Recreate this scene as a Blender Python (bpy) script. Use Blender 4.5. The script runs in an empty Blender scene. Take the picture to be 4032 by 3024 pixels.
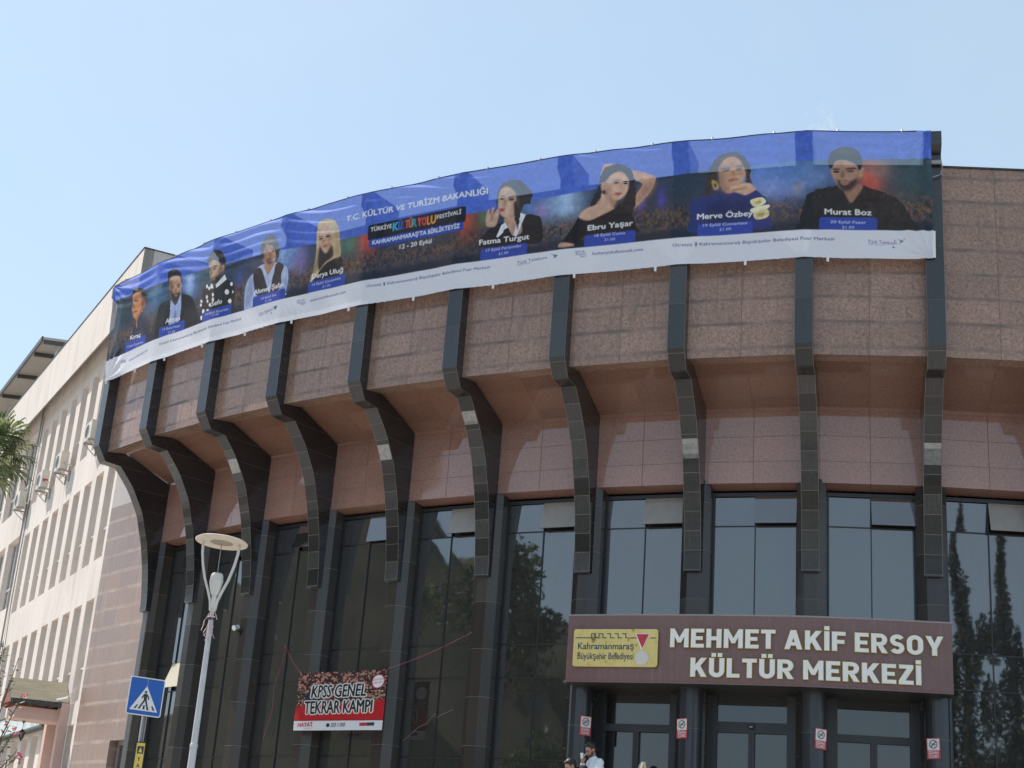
import bpy, bmesh, math, random, json
import numpy as np
from mathutils import Vector, Matrix
C = bpy.context.scene.collection
R_ = math.radians

# ---------------------------------------------------------------- camera, sky, sun, exposure
CAMZ = 1.6
cam = bpy.data.cameras.new('camera'); cam.sensor_width = 36.0; cam.lens = 51.97
cam.clip_start = 0.1; cam.clip_end = 3000
co = bpy.data.objects.new('camera', cam); C.objects.link(co)
co.matrix_world = Matrix.Translation((0, 0, CAMZ)) @ Matrix.Rotation(math.pi/2 + 0.337, 4, 'X') @ Matrix.Rotation(0.0733, 4, 'Z')
bpy.context.scene.camera = co

SUN_AZ, SUN_EL = R_(152.0), R_(50.0)          # azimuth counter-clockwise from +X
sd = Vector((math.cos(SUN_AZ)*math.cos(SUN_EL), math.sin(SUN_AZ)*math.cos(SUN_EL), math.sin(SUN_EL)))
world = bpy.data.worlds.new('World'); bpy.context.scene.world = world; world.use_nodes = True
wt = world.node_tree; wt.nodes.clear()
wo = wt.nodes.new('ShaderNodeOutputWorld'); wb = wt.nodes.new('ShaderNodeBackground'); ws = wt.nodes.new('ShaderNodeTexSky')
ws.sky_type = 'NISHITA'; ws.sun_disc = False; ws.sun_elevation = SUN_EL; ws.sun_rotation = math.atan2(sd.x, sd.y)
ws.altitude = 600; ws.air_density = 1.0; ws.dust_density = 1.2; ws.ozone_density = 1.0
wb.inputs['Strength'].default_value = 0.15
hz_ = wt.nodes.new('ShaderNodeMix'); hz_.data_type = 'RGBA'; hz_.inputs[0].default_value = 0.64      # summer haze evens the sky out
hz_.inputs[7].default_value = (2.18, 2.88, 3.42, 1)
wt.links.new(ws.outputs[0], hz_.inputs[6]); 
tc_ = wt.nodes.new('ShaderNodeTexCoord'); dt_ = wt.nodes.new('ShaderNodeVectorMath'); dt_.operation = 'DISTANCE'; dt_.inputs[1].default_value = (0.1891, 0.8496, 0.4923)   # one small wisp of cloud
wt.links.new(tc_.outputs['Generated'], dt_.inputs[0])
mr_ = wt.nodes.new('ShaderNodeMapRange'); mr_.inputs[1].default_value = .020; mr_.inputs[2].default_value = .002; wt.links.new(dt_.outputs['Value'], mr_.inputs[0])
cn_ = wt.nodes.new('ShaderNodeTexNoise'); cn_.inputs['Scale'].default_value = 130; cn_.inputs['Detail'].default_value = 6; cn_.inputs['Roughness'].default_value = .65; wt.links.new(tc_.outputs['Generated'], cn_.inputs[0])
cm_ = wt.nodes.new('ShaderNodeMath'); cm_.operation = 'MULTIPLY_ADD'; cm_.use_clamp = True; cm_.inputs[1].default_value = 3.2; cm_.inputs[2].default_value = -1.55; wt.links.new(cn_.outputs['Fac'], cm_.inputs[0])
ck_ = wt.nodes.new('ShaderNodeMath'); ck_.operation = 'MULTIPLY'; wt.links.new(cm_.outputs[0], ck_.inputs[0]); wt.links.new(mr_.outputs[0], ck_.inputs[1])
bn_ = wt.nodes.new('ShaderNodeTexNoise'); bn_.inputs['Scale'].default_value = 4; bn_.inputs['Detail'].default_value = 4; wt.links.new(tc_.outputs['Generated'], bn_.inputs[0])
bm_ = wt.nodes.new('ShaderNodeMath'); bm_.operation = 'MULTIPLY_ADD'; bm_.use_clamp = True; bm_.inputs[1].default_value = .5; bm_.inputs[2].default_value = -.18; wt.links.new(bn_.outputs['Fac'], bm_.inputs[0])
mx_ = wt.nodes.new('ShaderNodeMath'); mx_.operation = 'MAXIMUM'; wt.links.new(ck_.outputs[0], mx_.inputs[0]); wt.links.new(bm_.outputs[0], mx_.inputs[1])
cl_ = wt.nodes.new('ShaderNodeMix'); cl_.data_type = 'RGBA'; cl_.inputs[7].default_value = (3.1, 3.35, 3.55, 1); wt.links.new(mx_.outputs[0], cl_.inputs[0]); wt.links.new(hz_.outputs[2], cl_.inputs[6])
wt.links.new(cl_.outputs[2], wb.inputs[0]); wt.links.new(wb.outputs[0], wo.inputs[0])
sun = bpy.data.lights.new('sun', 'SUN'); sun.energy = 3.2; sun.angle = R_(0.5); sun.color = (1.0, 0.93, 0.84)
so = bpy.data.objects.new('sun', sun); C.objects.link(so); so.rotation_euler = sd.to_track_quat('Z', 'Y').to_euler()
vs = bpy.context.scene.view_settings; vs.view_transform = 'Standard'; vs.look = 'None'; vs.gamma = 1.0
vs.exposure = 0.75; vs.use_curve_mapping = False

# ---------------------------------------------------------------- material helpers
class NT:
    def __init__(s, name):
        s.m = bpy.data.materials.new(name); s.m.use_nodes = True
        s.t = s.m.node_tree; s.b = s.t.nodes['Principled BSDF']; s.out = s.t.nodes['Material Output']
    def n(s, k, **kw):
        nd = s.t.nodes.new('ShaderNode' + k)
        for a, v in kw.items():
            if a.startswith('i_'): nd.inputs[a[2:].replace('_', ' ')].default_value = v
            else: setattr(nd, a, v)
        return nd
    def l(s, a, b): s.t.links.new(a, b)
    def put(s, v, sock):
        if isinstance(v, bpy.types.NodeSocket): s.l(v, sock)
        else: sock.default_value = v
    def ma(s, op, a, b=None, c=None, clamp=False):
        nd = s.n('Math', operation=op, use_clamp=clamp); s.put(a, nd.inputs[0])
        if b is not None: s.put(b, nd.inputs[1])
        if c is not None: s.put(c, nd.inputs[2])
        return nd.outputs[0]
    def mix(s, f, a, b, mode='MIX'):
        nd = s.n('Mix', data_type='RGBA', blend_type=mode); s.put(f, nd.inputs[0])
        for v, i in ((a, 6), (b, 7)):
            if isinstance(v, tuple) and len(v) == 3: v = (*v, 1)
            s.put(v, nd.inputs[i])
        return nd.outputs[2]
    def ramp(s, f, stops):
        nd = s.n('ValToRGB'); s.put(f, nd.inputs[0]); e = nd.color_ramp.elements
        while len(e) < len(stops): e.new(0.5)
        for el, (p, c) in zip(e, stops): el.position = p; el.color = (*c, 1) if len(c) == 3 else c
        return nd.outputs[0]
    def noise(s, vec, scale, det=2.0, rough=0.5, dist=0.0):
        nd = s.n('TexNoise'); nd.inputs['Scale'].default_value = scale; nd.inputs['Detail'].default_value = det
        nd.inputs['Roughness'].default_value = rough; nd.inputs['Distortion'].default_value = dist
        if vec is not None: s.l(vec, nd.inputs['Vector'])
        return nd.outputs['Fac']
    def obj(s): return s.n('TexCoord').outputs['Object']
    def uv(s): return s.n('UVMap').outputs[0]
    def mapv(s, vec, sc):
        nd = s.n('Mapping'); nd.inputs['Scale'].default_value = sc; s.l(vec, nd.inputs[0]); return nd.outputs[0]
    def bump(s, h, st, dist=0.01):
        nd = s.n('Bump'); nd.inputs['Strength'].default_value = st; nd.inputs['Distance'].default_value = dist
        s.l(h, nd.inputs['Height']); s.l(nd.outputs[0], s.b.inputs['Normal'])
    def fin(s, col=None, rough=0.5, metal=0.0, ior=None, spec=None):
        if col is not None: s.put((*col, 1) if isinstance(col, tuple) and len(col) == 3 else col, s.b.inputs['Base Color'])
        s.put(rough, s.b.inputs['Roughness']); s.b.inputs['Metallic'].default_value = metal
        if ior: s.b.inputs['IOR'].default_value = ior
        if spec is not None: s.b.inputs['Specular IOR Level'].default_value = spec
        return s.m

def plain(name, col, rough=0.5, metal=0.0, var=0.12, scale=6.0, ior=None, bump=0.0):
    t = NT(name); o = t.obj(); f = t.noise(o, scale, 4, 0.6)
    g = t.noise(o, scale*9, 2, 0.6)
    f2 = t.ma('MULTIPLY_ADD', f, 0.7, t.ma('MULTIPLY', g, 0.3))
    a = tuple(max(0, c*(1-var)) for c in col); b = tuple(min(1, c*(1+var)) for c in col)
    if bump: t.bump(g, bump, 0.004)
    return t.fin(t.ramp(f2, [(0.3, a), (0.7, b)]), rough, metal, ior)

def stone(name, base, tile, jw=(0.006, 0.006), jcol=((0.05, 0.04, 0.04), (0.05, 0.04, 0.04)), tvar=0.1, rough=0.15, grain=0.15,
          gscale=45.0, streak=0.0, scol=(0.1, 0.09, 0.09), wob=0.0, off=(0.0, 0.0), bump=0.15, ior=1.5, dirt=0.0, dcol=(0.35, 0.33, 0.3)):
    t = NT(name); uv = t.uv(); sp = t.n('SeparateXYZ'); t.l(uv, sp.inputs[0]); u, v = sp.outputs[0], sp.outputs[1]
    o = t.obj()
    w = t.noise(o, 1.7, 3) if wob else None
    u2 = t.ma('DIVIDE', t.ma('ADD', u, off[0]), tile[0]); v2 = t.ma('DIVIDE', t.ma('ADD', v, off[1]), tile[1])
    iu, iv = t.ma('FLOOR', u2), t.ma('FLOOR', v2)
    cx = t.n('CombineXYZ'); t.l(iu, cx.inputs[0]); t.l(iv, cx.inputs[1])
    oi = t.n('ObjectInfo'); t.l(oi.outputs['Random'], cx.inputs[2])
    wn = t.n('TexWhiteNoise', noise_dimensions='3D'); t.l(cx.outputs[0], wn.inputs[0])
    rnd = wn.outputs[0]
    def dist(x, size):
        fr = t.ma('FRACT', x); return t.ma('MULTIPLY', t.ma('MINIMUM', fr, t.ma('SUBTRACT', 1.0, fr)), size)
    du, dv = dist(u2, tile[0]), dist(v2, tile[1])
    wide = t.ma('MULTIPLY_ADD', w, wob, jw[1]*(1-0.3)) if wob else jw[1]
    mu = t.ma('LESS_THAN', du, jw[0]); mv = t.ma('SUBTRACT', 1.0, t.ma('DIVIDE', dv, wide), clamp=True)
    mv = t.ma('MULTIPLY', mv, 2.2, clamp=True)
    if wob: mv = t.ma('MULTIPLY', mv, t.ma('MULTIPLY_ADD', t.noise(t.mapv(uv, (1.1, 3.0, 1)), 1.6, 3, .6), 2.6, -.75, clamp=True))
    g = t.noise(o, gscale, 3, 0.65); g2 = t.noise(o, gscale*2.7, 1, 0.5)
    gg = t.ma('ADD', t.ma('MULTIPLY', g, 0.6), t.ma('MULTIPLY', g2, 0.4))
    lo = tuple(c*(1-grain*2) for c in base); hi = tuple(min(1, c*(1+grain*2)) for c in base)
    col = t.ramp(gg, [(0.28, lo), (0.72, hi)])
    big = t.noise(o, 0.5, 3)
    k = t.ma('MULTIPLY_ADD', rnd, 2*tvar, 1-tvar); k = t.ma('MULTIPLY', k, t.ma('MULTIPLY_ADD', big, 0.3, 0.85))
    kc = t.n('CombineColor'); [t.l(k, kc.inputs[i]) for i in range(3)]
    col = t.mix(1.0, col, kc.outputs[0], 'MULTIPLY')
    if streak:
        sn = t.noise(t.mapv(uv, (14, 0.7, 1)), 1.0, 3, 0.6); sn2 = t.noise(o, 0.9, 2)
        sf = t.ma('MULTIPLY', t.ma('MULTIPLY_ADD', sn, 4.0, -2.0, clamp=True), t.ma('MULTIPLY_ADD', sn2, 3.0, -1.1, clamp=True))
        col = t.mix(t.ma('MULTIPLY', sf, streak), col, scol)
    if dirt:
        dn = t.noise(t.mapv(uv, (40, 2.5, 1)), 1.0, 3, 0.7); dm = t.ma('MULTIPLY_ADD', rnd, 3.0, -1.3, clamp=True)
        col = t.mix(t.ma('MULTIPLY', t.ma('MULTIPLY', t.ma('MULTIPLY_ADD', dn, 3.4, -1.55, clamp=True), dm), dirt), col, dcol)
    col = t.mix(mv, col, jcol[1]); col = t.mix(mu, col, jcol[0])
    jm = t.ma('MAXIMUM', mu, mv)
    h = t.ma('SUBTRACT', t.ma('MULTIPLY', gg, 0.6), t.ma('MULTIPLY', jm, 0.8))
    t.bump(h, bump, 0.004)
    rr = t.ma('MULTIPLY_ADD', jm, 0.5, t.ma('MULTIPLY_ADD', rnd, rough*0.6, rough*0.7))
    return t.fin(col, rr, 0, ior)

BEI = (0.34, 0.31, 0.27)
M = {}
M['panel'] = stone('red_granite_panel', (0.322, 0.203, 0.152), (1.165, 0.488), (0.006, 0.022), ((0.15, 0.10, 0.08), (0.165, 0.125, 0.112)), 0.10, 0.14, 0.26, 17, 0.9, (0.135, 0.09, 0.074), 0.06, off=(0, -0.10), bump=0.22, ior=1.52)
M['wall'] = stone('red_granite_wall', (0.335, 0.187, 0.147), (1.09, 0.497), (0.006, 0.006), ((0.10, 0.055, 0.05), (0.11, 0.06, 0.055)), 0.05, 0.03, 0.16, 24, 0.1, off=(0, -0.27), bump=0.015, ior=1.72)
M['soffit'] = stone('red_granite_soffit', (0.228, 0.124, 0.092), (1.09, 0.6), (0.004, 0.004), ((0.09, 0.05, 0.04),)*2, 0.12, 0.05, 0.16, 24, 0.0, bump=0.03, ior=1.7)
M['flank'] = stone('pink_stone', (0.31, 0.215, 0.175), (0.94, 0.475), (0.005, 0.026), ((0.25, 0.18, 0.15), (0.46, 0.38, 0.335)), 0.10, 0.3, 0.16, 30, 0.75, (0.46, 0.37, 0.325), 0.07, off=(0.36, -0.17), bump=0.2)
M['ribf'] = stone('black_granite_fin', (0.036, 0.037, 0.038), (0.324, 1.05), (0.005, 0.004), ((0.16, 0.15, 0.14), (0.10, 0.10, 0.10)), 0.25, 0.12, 0.25, 40, 0.2, (0.10, 0.10, 0.10), off=(0.162, 0.25), bump=0.03, ior=1.6)
M['ribv'] = stone('black_granite_tiles', (0.042, 0.041, 0.040), (0.324, 0.365), (0.007, 0.005), ((0.20, 0.18, 0.155), (0.19, 0.175, 0.155)), 0.40, 0.22, 0.25, 40, 0.1, (0.12, 0.11, 0.10), off=(0.162, 0), bump=0.03, dirt=0.35, dcol=(0.17, 0.16, 0.145), ior=1.42)
M['ribs'] = stone('black_granite_side', (0.028, 0.028, 0.030), (6.0, 0.47), (0.004, 0.004), ((0.10, 0.09, 0.085),)*2, 0.2, 0.10, 0.25, 40, 0.0, bump=0.03, ior=1.7)
M['pil'] = stone('grey_granite_pilaster', (0.050, 0.043, 0.038), (9.0, 0.93), (0.003, 0.005), ((0.15, 0.14, 0.125),)*2, 0.25, 0.22, 0.25, 40, 0.5, (0.085, 0.07, 0.058), off=(4.5, 0), bump=0.05)
M['column'] = stone('dark_column_cladding', (0.035, 0.037, 0.043), (9.0, 1.15), (0.003, 0.005), ((0.12, 0.12, 0.12),)*2, 0.1, 0.22, 0.15, 40, 0.2, (0.07, 0.06, 0.05), off=(4.5, -0.14), bump=0.05)
M['canopy'] = stone('brown_metal_cladding', (0.172, 0.094, 0.086), (30, 30), (0.001, 0.001), ((0.1, 0.06, 0.06),)*2, 0.0, 0.34, 0.06, 8, 0.55, (0.25, 0.18, 0.17), off=(15, 15), bump=0.02)
M['polished'] = plain('grey_glint_tile', (0.16, 0.16, 0.155), 0.10, 0, .5, 9, 2.3)
M['dust'] = plain('dusty_coping', (0.30, 0.26, 0.25), 0.7)
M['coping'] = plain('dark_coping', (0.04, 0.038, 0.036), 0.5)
M['frame'] = plain('dark_window_frame', (0.022, 0.023, 0.026), 0.35)
M['doorframe'] = plain('grey_door_frame', (0.040, 0.043, 0.050), 0.4)
M['black'] = plain('black_plastic', (0.015, 0.015, 0.016), 0.4)
M['gold'] = plain('gold_metal', (0.62, 0.43, 0.13), 0.18, 1.0, 0.06)
M['white'] = plain('white_acrylic', (0.80, 0.79, 0.77), 0.4, var=0.04)
M['red'] = plain('red_enamel', (0.50, 0.03, 0.06), 0.35)
M['navy'] = plain('navy_print', (0.03, 0.06, 0.11), 0.4)
M['pole'] = plain('grey_painted_steel', (0.52, 0.53, 0.55), 0.45, var=0.15)
M['galv'] = plain('galvanised_steel', (0.33, 0.32, 0.32), 0.45, 0.5)
M['lampw'] = plain('aged_white_plastic', (0.62, 0.60, 0.56), 0.4, var=0.08)
M['disc'] = plain('cream_lamp_disc', (0.66, 0.57, 0.47), 0.5, var=0.1)
M['disc2'] = plain('dusty_reflector', (0.30, 0.26, 0.21), 0.6, var=0.15)
M['ribbon'] = plain('torn_ribbon', (0.60, 0.44, 0.40), 0.7, var=0.3, scale=20)
M['signblue'] = plain('blue_sign_film', (0.010, 0.095, 0.40), 0.35, var=0.06)
M['signwhite'] = plain('white_sign_film', (0.72, 0.71, 0.70), 0.4, var=0.05)
M['signblack'] = plain('black_sign_film', (0.02, 0.03, 0.03), 0.4)
M['yellow'] = plain('yellow_sign_film', (0.70, 0.50, 0.10), 0.4, var=0.06)
M['plaster'] = None
M['rope'] = plain('pink_rope', (0.42, 0.10, 0.16), 0.7)
M['asphalt'] = plain('asphalt', (0.09, 0.088, 0.085), 0.9, var=0.3, scale=3)
M['paving'] = stone('concrete_paving', (0.47, 0.44, 0.40), (0.6, 0.6), (0.006, 0.006), ((0.12, 0.11, 0.1),)*2, 0.15, 0.7, 0.1, 30, 0.0, bump=0.2)
M['soil'] = plain('dry_ground', (0.33, 0.28, 0.20), 0.95, var=0.3, scale=0.3)
M['bark'] = plain('bark', (0.12, 0.085, 0.06), 0.9, var=0.4, scale=12, bump=0.5)
M['roofmetal'] = plain('sheet_metal_roof', (0.40, 0.36, 0.31), 0.5, var=0.1)
M['darksteel'] = plain('dark_steel_beam', (0.06, 0.06, 0.055), 0.5)
M['acwhite'] = plain('aged_ac_casing', (0.62, 0.58, 0.50), 0.5, var=0.1)
M['jamb'] = plain('beige_reveal_plaster', (0.80, 0.70, 0.635), 0.8, var=0.05)
M['flank_paler'] = stone('flank_paler_tone', (0.50, 0.43, 0.385), (0.94, 1.2), (0.004, 0.006), ((0.4, 0.34, 0.3),)*2, 0.05, 0.3, 0.1, 30, 0.4, (0.40, 0.33, 0.29))
M['pinkpl'] = plain('pink_plaster', (0.60, 0.42, 0.37), 0.8, var=0.06)
M['terracotta'] = plain('terracotta_tiles', (0.26, 0.08, 0.045), 0.8, var=0.3, scale=14)
M['lath'] = None

def plaster_mat():
    t = NT('cream_plaster'); o = t.obj(); uv = t.uv()
    s = t.noise(t.mapv(uv, (5, 0.5, 1)), 1.0, 5, 0.65); g = t.noise(o, 14, 4, 0.6); b = t.noise(o, 0.4, 2)
    f = t.ma('ADD', t.ma('MULTIPLY', s, 0.55), t.ma('ADD', t.ma('MULTIPLY', g, 0.2), t.ma('MULTIPLY', b, 0.25)))
    c = t.ramp(f, [(0.32, (0.47, 0.42, 0.375)), (0.5, (0.66, 0.60, 0.55)), (0.66, (0.72, 0.665, 0.615))])
    t.bump(g, 0.3, 0.01); return t.fin(c, 0.85)
M['plaster'] = plaster_mat()
def lath_mat():
    t = NT('weathered_roof_felt'); uv = t.uv()
    s = t.noise(t.mapv(uv, (1.2, 16, 1)), 1.0, 4, 0.7); g = t.noise(t.obj(), 30, 3)
    c = t.ramp(t.ma('MULTIPLY_ADD', s, 0.7, t.ma('MULTIPLY', g, 0.3)), [(0.3, (0.22, 0.18, 0.12)), (0.7, (0.46, 0.40, 0.29))])
    t.bump(s, 0.4, 0.02); return t.fin(c, 0.9)
M['lath'] = lath_mat()
def glass_mat(name, base, ior, rough=0.012, dust=0.0, dcol=(0.5, 0.46, 0.38), wave=0.012, even=0.0):
    t = NT(name); o = t.obj()
    w = t.noise(o, 1.3, 1)
    d = t.noise(t.mapv(o, (3, 3, 1.2)), 3.0, 4, 0.7)
    f = t.ma('MULTIPLY', t.ma('MULTIPLY_ADD', d, 1.6*(1-even), -0.4+even*1.2, clamp=True), dust)
    col = t.mix(f, base, dcol)
    t.bump(w, wave, 0.05)
    return t.fin(col, t.ma('MULTIPLY_ADD', f, 0.3, rough), 0, ior)
M['glass'] = glass_mat('tinted_reflective_glass', (0.026, 0.026, 0.026), 2.4, dust=0.07, wave=0.03)
M['glass_door'] = glass_mat('dark_door_glass', (0.02, 0.021, 0.024), 1.85, dust=0.04)
M['glass_dusty'] = glass_mat('dusty_sash_glass', (0.05, 0.05, 0.048), 1.75, dust=0.85, dcol=(0.40, 0.36, 0.30), even=.75)
M['glass_warm'] = glass_mat('glass_painted_sunlit', (0.4, 0.36, 0.25), 1.6, dust=1.0, dcol=(0.66, 0.59, 0.42), even=.8)  # yellow of the sun on this sash is mixed into the glass colour
M['glass_grey'] = glass_mat('old_window_glass', (0.06, 0.07, 0.08), 1.8, dust=0.2)
def leafmat(name, a, b, tr=0.35):
    t = NT(name); oi = t.n('ObjectInfo'); g = t.n('NewGeometry')
    f = t.noise(t.obj(), 3.5, 2); r = t.ma('ADD', t.ma('MULTIPLY', g.outputs['Random Per Island'], 0.6), t.ma('MULTIPLY', f, 0.4))
    c = t.ramp(r, [(0.25, a), (0.75, b)])
    t.fin(c, 0.45); tl = t.n('BsdfTranslucent'); t.l(c, tl.inputs[0])
    mx = t.n('MixShader'); mx.inputs[0].default_value = tr; t.l(t.b.outputs[0], mx.inputs[1]); t.l(tl.outputs[0], mx.inputs[2])
    t.l(mx.outputs[0], t.out.inputs[0]); return t.m
M['leaf'] = leafmat('tree_leaves', (0.028, 0.050, 0.014), (0.085, 0.12, 0.035))
M['leafd'] = leafmat('cypress_foliage', (0.014, 0.026, 0.011), (0.035, 0.055, 0.022), 0.15)
M['palmleaf'] = leafmat('palm_leaves', (0.07, 0.11, 0.035), (0.24, 0.27, 0.12), .45)
M['oleander'] = leafmat('oleander_leaves', (0.03, 0.05, 0.018), (0.09, 0.12, 0.04))
M['petal'] = leafmat('pink_petals', (0.62, 0.10, 0.16), (0.75, 0.22, 0.28), 0.3)
M['skin'] = plain('skin', (0.42, 0.235, 0.165), 0.5, var=0.06, scale=20)
M['hair'] = plain('dark_hair', (0.016, 0.012, 0.010), 0.5, var=0.3, scale=60)
M['beard'] = plain('stubble', (0.085, 0.05, 0.038), 0.7, var=0.2, scale=80)
M['shirt'] = plain('white_cotton', (0.74, 0.77, 0.82), 0.8, var=0.04, scale=10)
M['blackcloth'] = plain('black_cloth', (0.012, 0.012, 0.016), 0.85)
M['trouser'] = plain('dark_trousers', (0.025, 0.027, 0.035), 0.85)
M['eye'] = plain('dark_eye', (0.01, 0.008, 0.007), 0.2)
M['lip'] = plain('lip', (0.30, 0.12, 0.10), 0.5)
M['cream'] = plain('cream_board', (0.62, 0.55, 0.42), 0.6)
M['tan'] = plain('tan_board', (0.62, 0.40, 0.22), 0.6)
M['hill'] = None

# ---------------------------------------------------------------- mesh helpers
class MB:
    def __init__(s): s.v = []; s.f = []; s.uv = []; s.mi = []
    def face(s, pts, uv=None, mi=0):
        pts = [Vector(p) for p in pts]; b = len(s.v); s.v += pts
        s.f.append(list(range(b, b+len(pts)))); s.mi.append(mi)
        if uv is None:
            n = Vector((0, 0, 0))
            for i in range(len(pts)):
                a, c = pts[i], pts[(i+1) % len(pts)]
                n += Vector(((a.y-c.y)*(a.z+c.z), (a.z-c.z)*(a.x+c.x), (a.x-c.x)*(a.y+c.y)))
            if n.length > 0: n.normalize()
            if abs(n.z) < 0.85:
                t = Vector((0, 0, 1)).cross(n); t = t.normalized() if t.length > 1e-6 else Vector((1, 0, 0))
                uv = [(p.dot(t), p.z) for p in pts]
            else: uv = [(p.x, p.y) for p in pts]
        s.uv.append(uv)
    def hexa(s, p, mi=0):        # 8 points: 0-3 bottom loop, 4-7 top loop
        for q in ((3, 2, 1, 0), (4, 5, 6, 7), (0, 1, 5, 4), (1, 2, 6, 5), (2, 3, 7, 6), (3, 0, 4, 7)): s.face([p[i] for i in q], None, mi)
    def obox(s, c, ax, h, mi=0):  # oriented box: centre, three axes, half sizes
        c = Vector(c); X, Y, Z = (Vector(a)*k for a, k in zip(ax, h))
        s.hexa([c-X-Y-Z, c+X-Y-Z, c+X+Y-Z, c-X+Y-Z, c-X-Y+Z, c+X-Y+Z, c+X+Y+Z, c-X+Y+Z], mi)
    def box(s, a, b, mi=0):
        c = [(x+y)/2 for x, y in zip(a, b)]; h = [abs(y-x)/2 for x, y in zip(a, b)]
        s.obox(c, ((1, 0, 0), (0, 1, 0), (0, 0, 1)), h, mi)
    def tube(s, pts, r, n=8, mi=0, cap=True):
        pts = [Vector(p) for p in pts]; rs = r if isinstance(r, (list, tuple)) else [r]*len(pts); rings = []; L = 0; ref = None
        for i, p in enumerate(pts):
            d = (pts[min(i+1, len(pts)-1)] - pts[max(i-1, 0)]).normalized()
            if ref is None: ref = Vector((0, 0, 1)).cross(d) if abs(d.z) < 0.95 else Vector((1, 0, 0))
            a = (ref - d*ref.dot(d)).normalized(); ref = a; b = d.cross(a)
            if i: L += (p-pts[i-1]).length
            rings.append(([p + (a*math.cos(2*math.pi*k/n) + b*math.sin(2*math.pi*k/n))*rs[i] for k in range(n)], L))
        for (r0, l0), (r1, l1) in zip(rings, rings[1:]):
            for k in range(n):
                k2 = (k+1) % n; u0, u1 = k*0.1, (k+1)*0.1
                s.face([r0[k], r0[k2], r1[k2], r1[k]], [(u0, l0), (u1, l0), (u1, l1), (u0, l1)], mi)
        if cap: s.face(list(reversed(rings[0][0])), None, mi); s.face(rings[-1][0], None, mi)
    def lathe(s, prof, c=(0, 0, 0), n=24, mi=0, ax=None):
        c = Vector(c); Q = ax if ax else Matrix.Identity(3)
        rings = [[c + Q @ Vector((r*math.cos(2*math.pi*k/n), r*math.sin(2*math.pi*k/n), z)) for k in range(n)] for r, z in prof]
        for (r0, (ra, z0)), (r1, (rb, z1)) in zip(zip(rings, prof), zip(rings[1:], prof[1:])):
            for k in range(n):
                k2 = (k+1) % n; s.face([r0[k], r0[k2], r1[k2], r1[k]], [(k*.1, z0), (k*.1+.1, z0), (k*.1+.1, z1), (k*.1, z1)], mi)
    def prism(s, poly, o, X, Y, N, d, mi=0, mi2=None):   # extrude 2-D polygon (ccw) of plane (X, Y) at o by d along N
        o, X, Y, N = Vector(o), Vector(X), Vector(Y), Vector(N)
        f = [o + X*a + Y*b + N*d for a, b in poly]; g = [o + X*a + Y*b for a, b in poly]
        s.face(f, None, mi); s.face(list(reversed(g)), None, mi)
        for i in range(len(poly)):
            j = (i+1) % len(poly); s.face([g[i], g[j], f[j], f[i]], None, mi if mi2 is None else mi2)
    def build(s, name, mats, parent=None, smooth=False, merge=False):
        if not isinstance(mats, (list, tuple)): mats = [mats]
        base = Vector(parent['_b']) if parent is not None else Vector((0, 0, 0))
        me = bpy.data.meshes.new(name); me.from_pydata([tuple(v-base) for v in s.v], [], s.f)
        ul = me.uv_layers.new(name='UVMap'); flat = [c for f in s.uv for p in f for c in p]; ul.data.foreach_set('uv', flat)
        for m in mats: me.materials.append(m)
        me.polygons.foreach_set('material_index', s.mi)
        if merge:
            bm = bmesh.new(); bm.from_mesh(me); bmesh.ops.remove_doubles(bm, verts=bm.verts, dist=1e-4)
            bmesh.ops.recalc_face_normals(bm, faces=bm.faces); bm.to_mesh(me); bm.free()
        if smooth: me.polygons.foreach_set('use_smooth', [True]*len(me.polygons))
        me.update(); return link(name, me, parent)
def link(name, me, parent=None):
    o = bpy.data.objects.new(name, me); C.objects.link(o)
    if parent is not None: o.parent = parent; o['_b'] = list(parent['_b'])
    else: o['_b'] = [0, 0, 0]
    return o
def tag(o, label=None, cat=None, group=None, kind=None):
    if label: o['label'] = label
    if cat: o['category'] = cat
    if group: o['group'] = group
    if kind: o['kind'] = kind
    return o
def thing(name, loc, label, cat, group=None):
    o = bpy.data.objects.new(name, None); C.objects.link(o); o.empty_display_size = 0.2; o.location = loc; o['_b'] = list(loc)
    return tag(o, label, cat, group)
def top(name, mb, mats, loc, label, cat, group=None, **k):   # a thing that is one mesh, origin at its base
    for i, v in enumerate(mb.v): mb.v[i] = v - Vector(loc)
    o = mb.build(name, mats, None, **k); o.location = loc; o['_b'] = list(loc); return tag(o, label, cat, group)
def edges_of_text(body, off=0.0, res=3, shear=0.0, font=None):
    cu = bpy.data.curves.new('t', 'FONT'); cu.body = body
    if font: cu.font = font
    cu.size = 1.0; cu.offset = off; cu.resolution_u = res; cu.shear = shear; cu.fill_mode = 'FRONT'
    o = bpy.data.objects.new('t', cu); C.objects.link(o); dg = bpy.context.evaluated_depsgraph_get(); dg.update()
    me = o.evaluated_get(dg).to_mesh(); bm = bmesh.new(); bm.from_mesh(me)
    bmesh.ops.remove_doubles(bm, verts=bm.verts, dist=1e-5)
    o.evaluated_get(dg).to_mesh_clear(); bpy.data.objects.remove(o); bpy.data.curves.remove(cu); return bm
def text_bm_bounds(bm):
    xs = [v.co.x for v in bm.verts]; ys = [v.co.y for v in bm.verts]; return min(xs), max(xs), min(ys), max(ys)
_b = edges_of_text('H'); CAP = text_bm_bounds(_b)[3]; _b.free()
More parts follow.
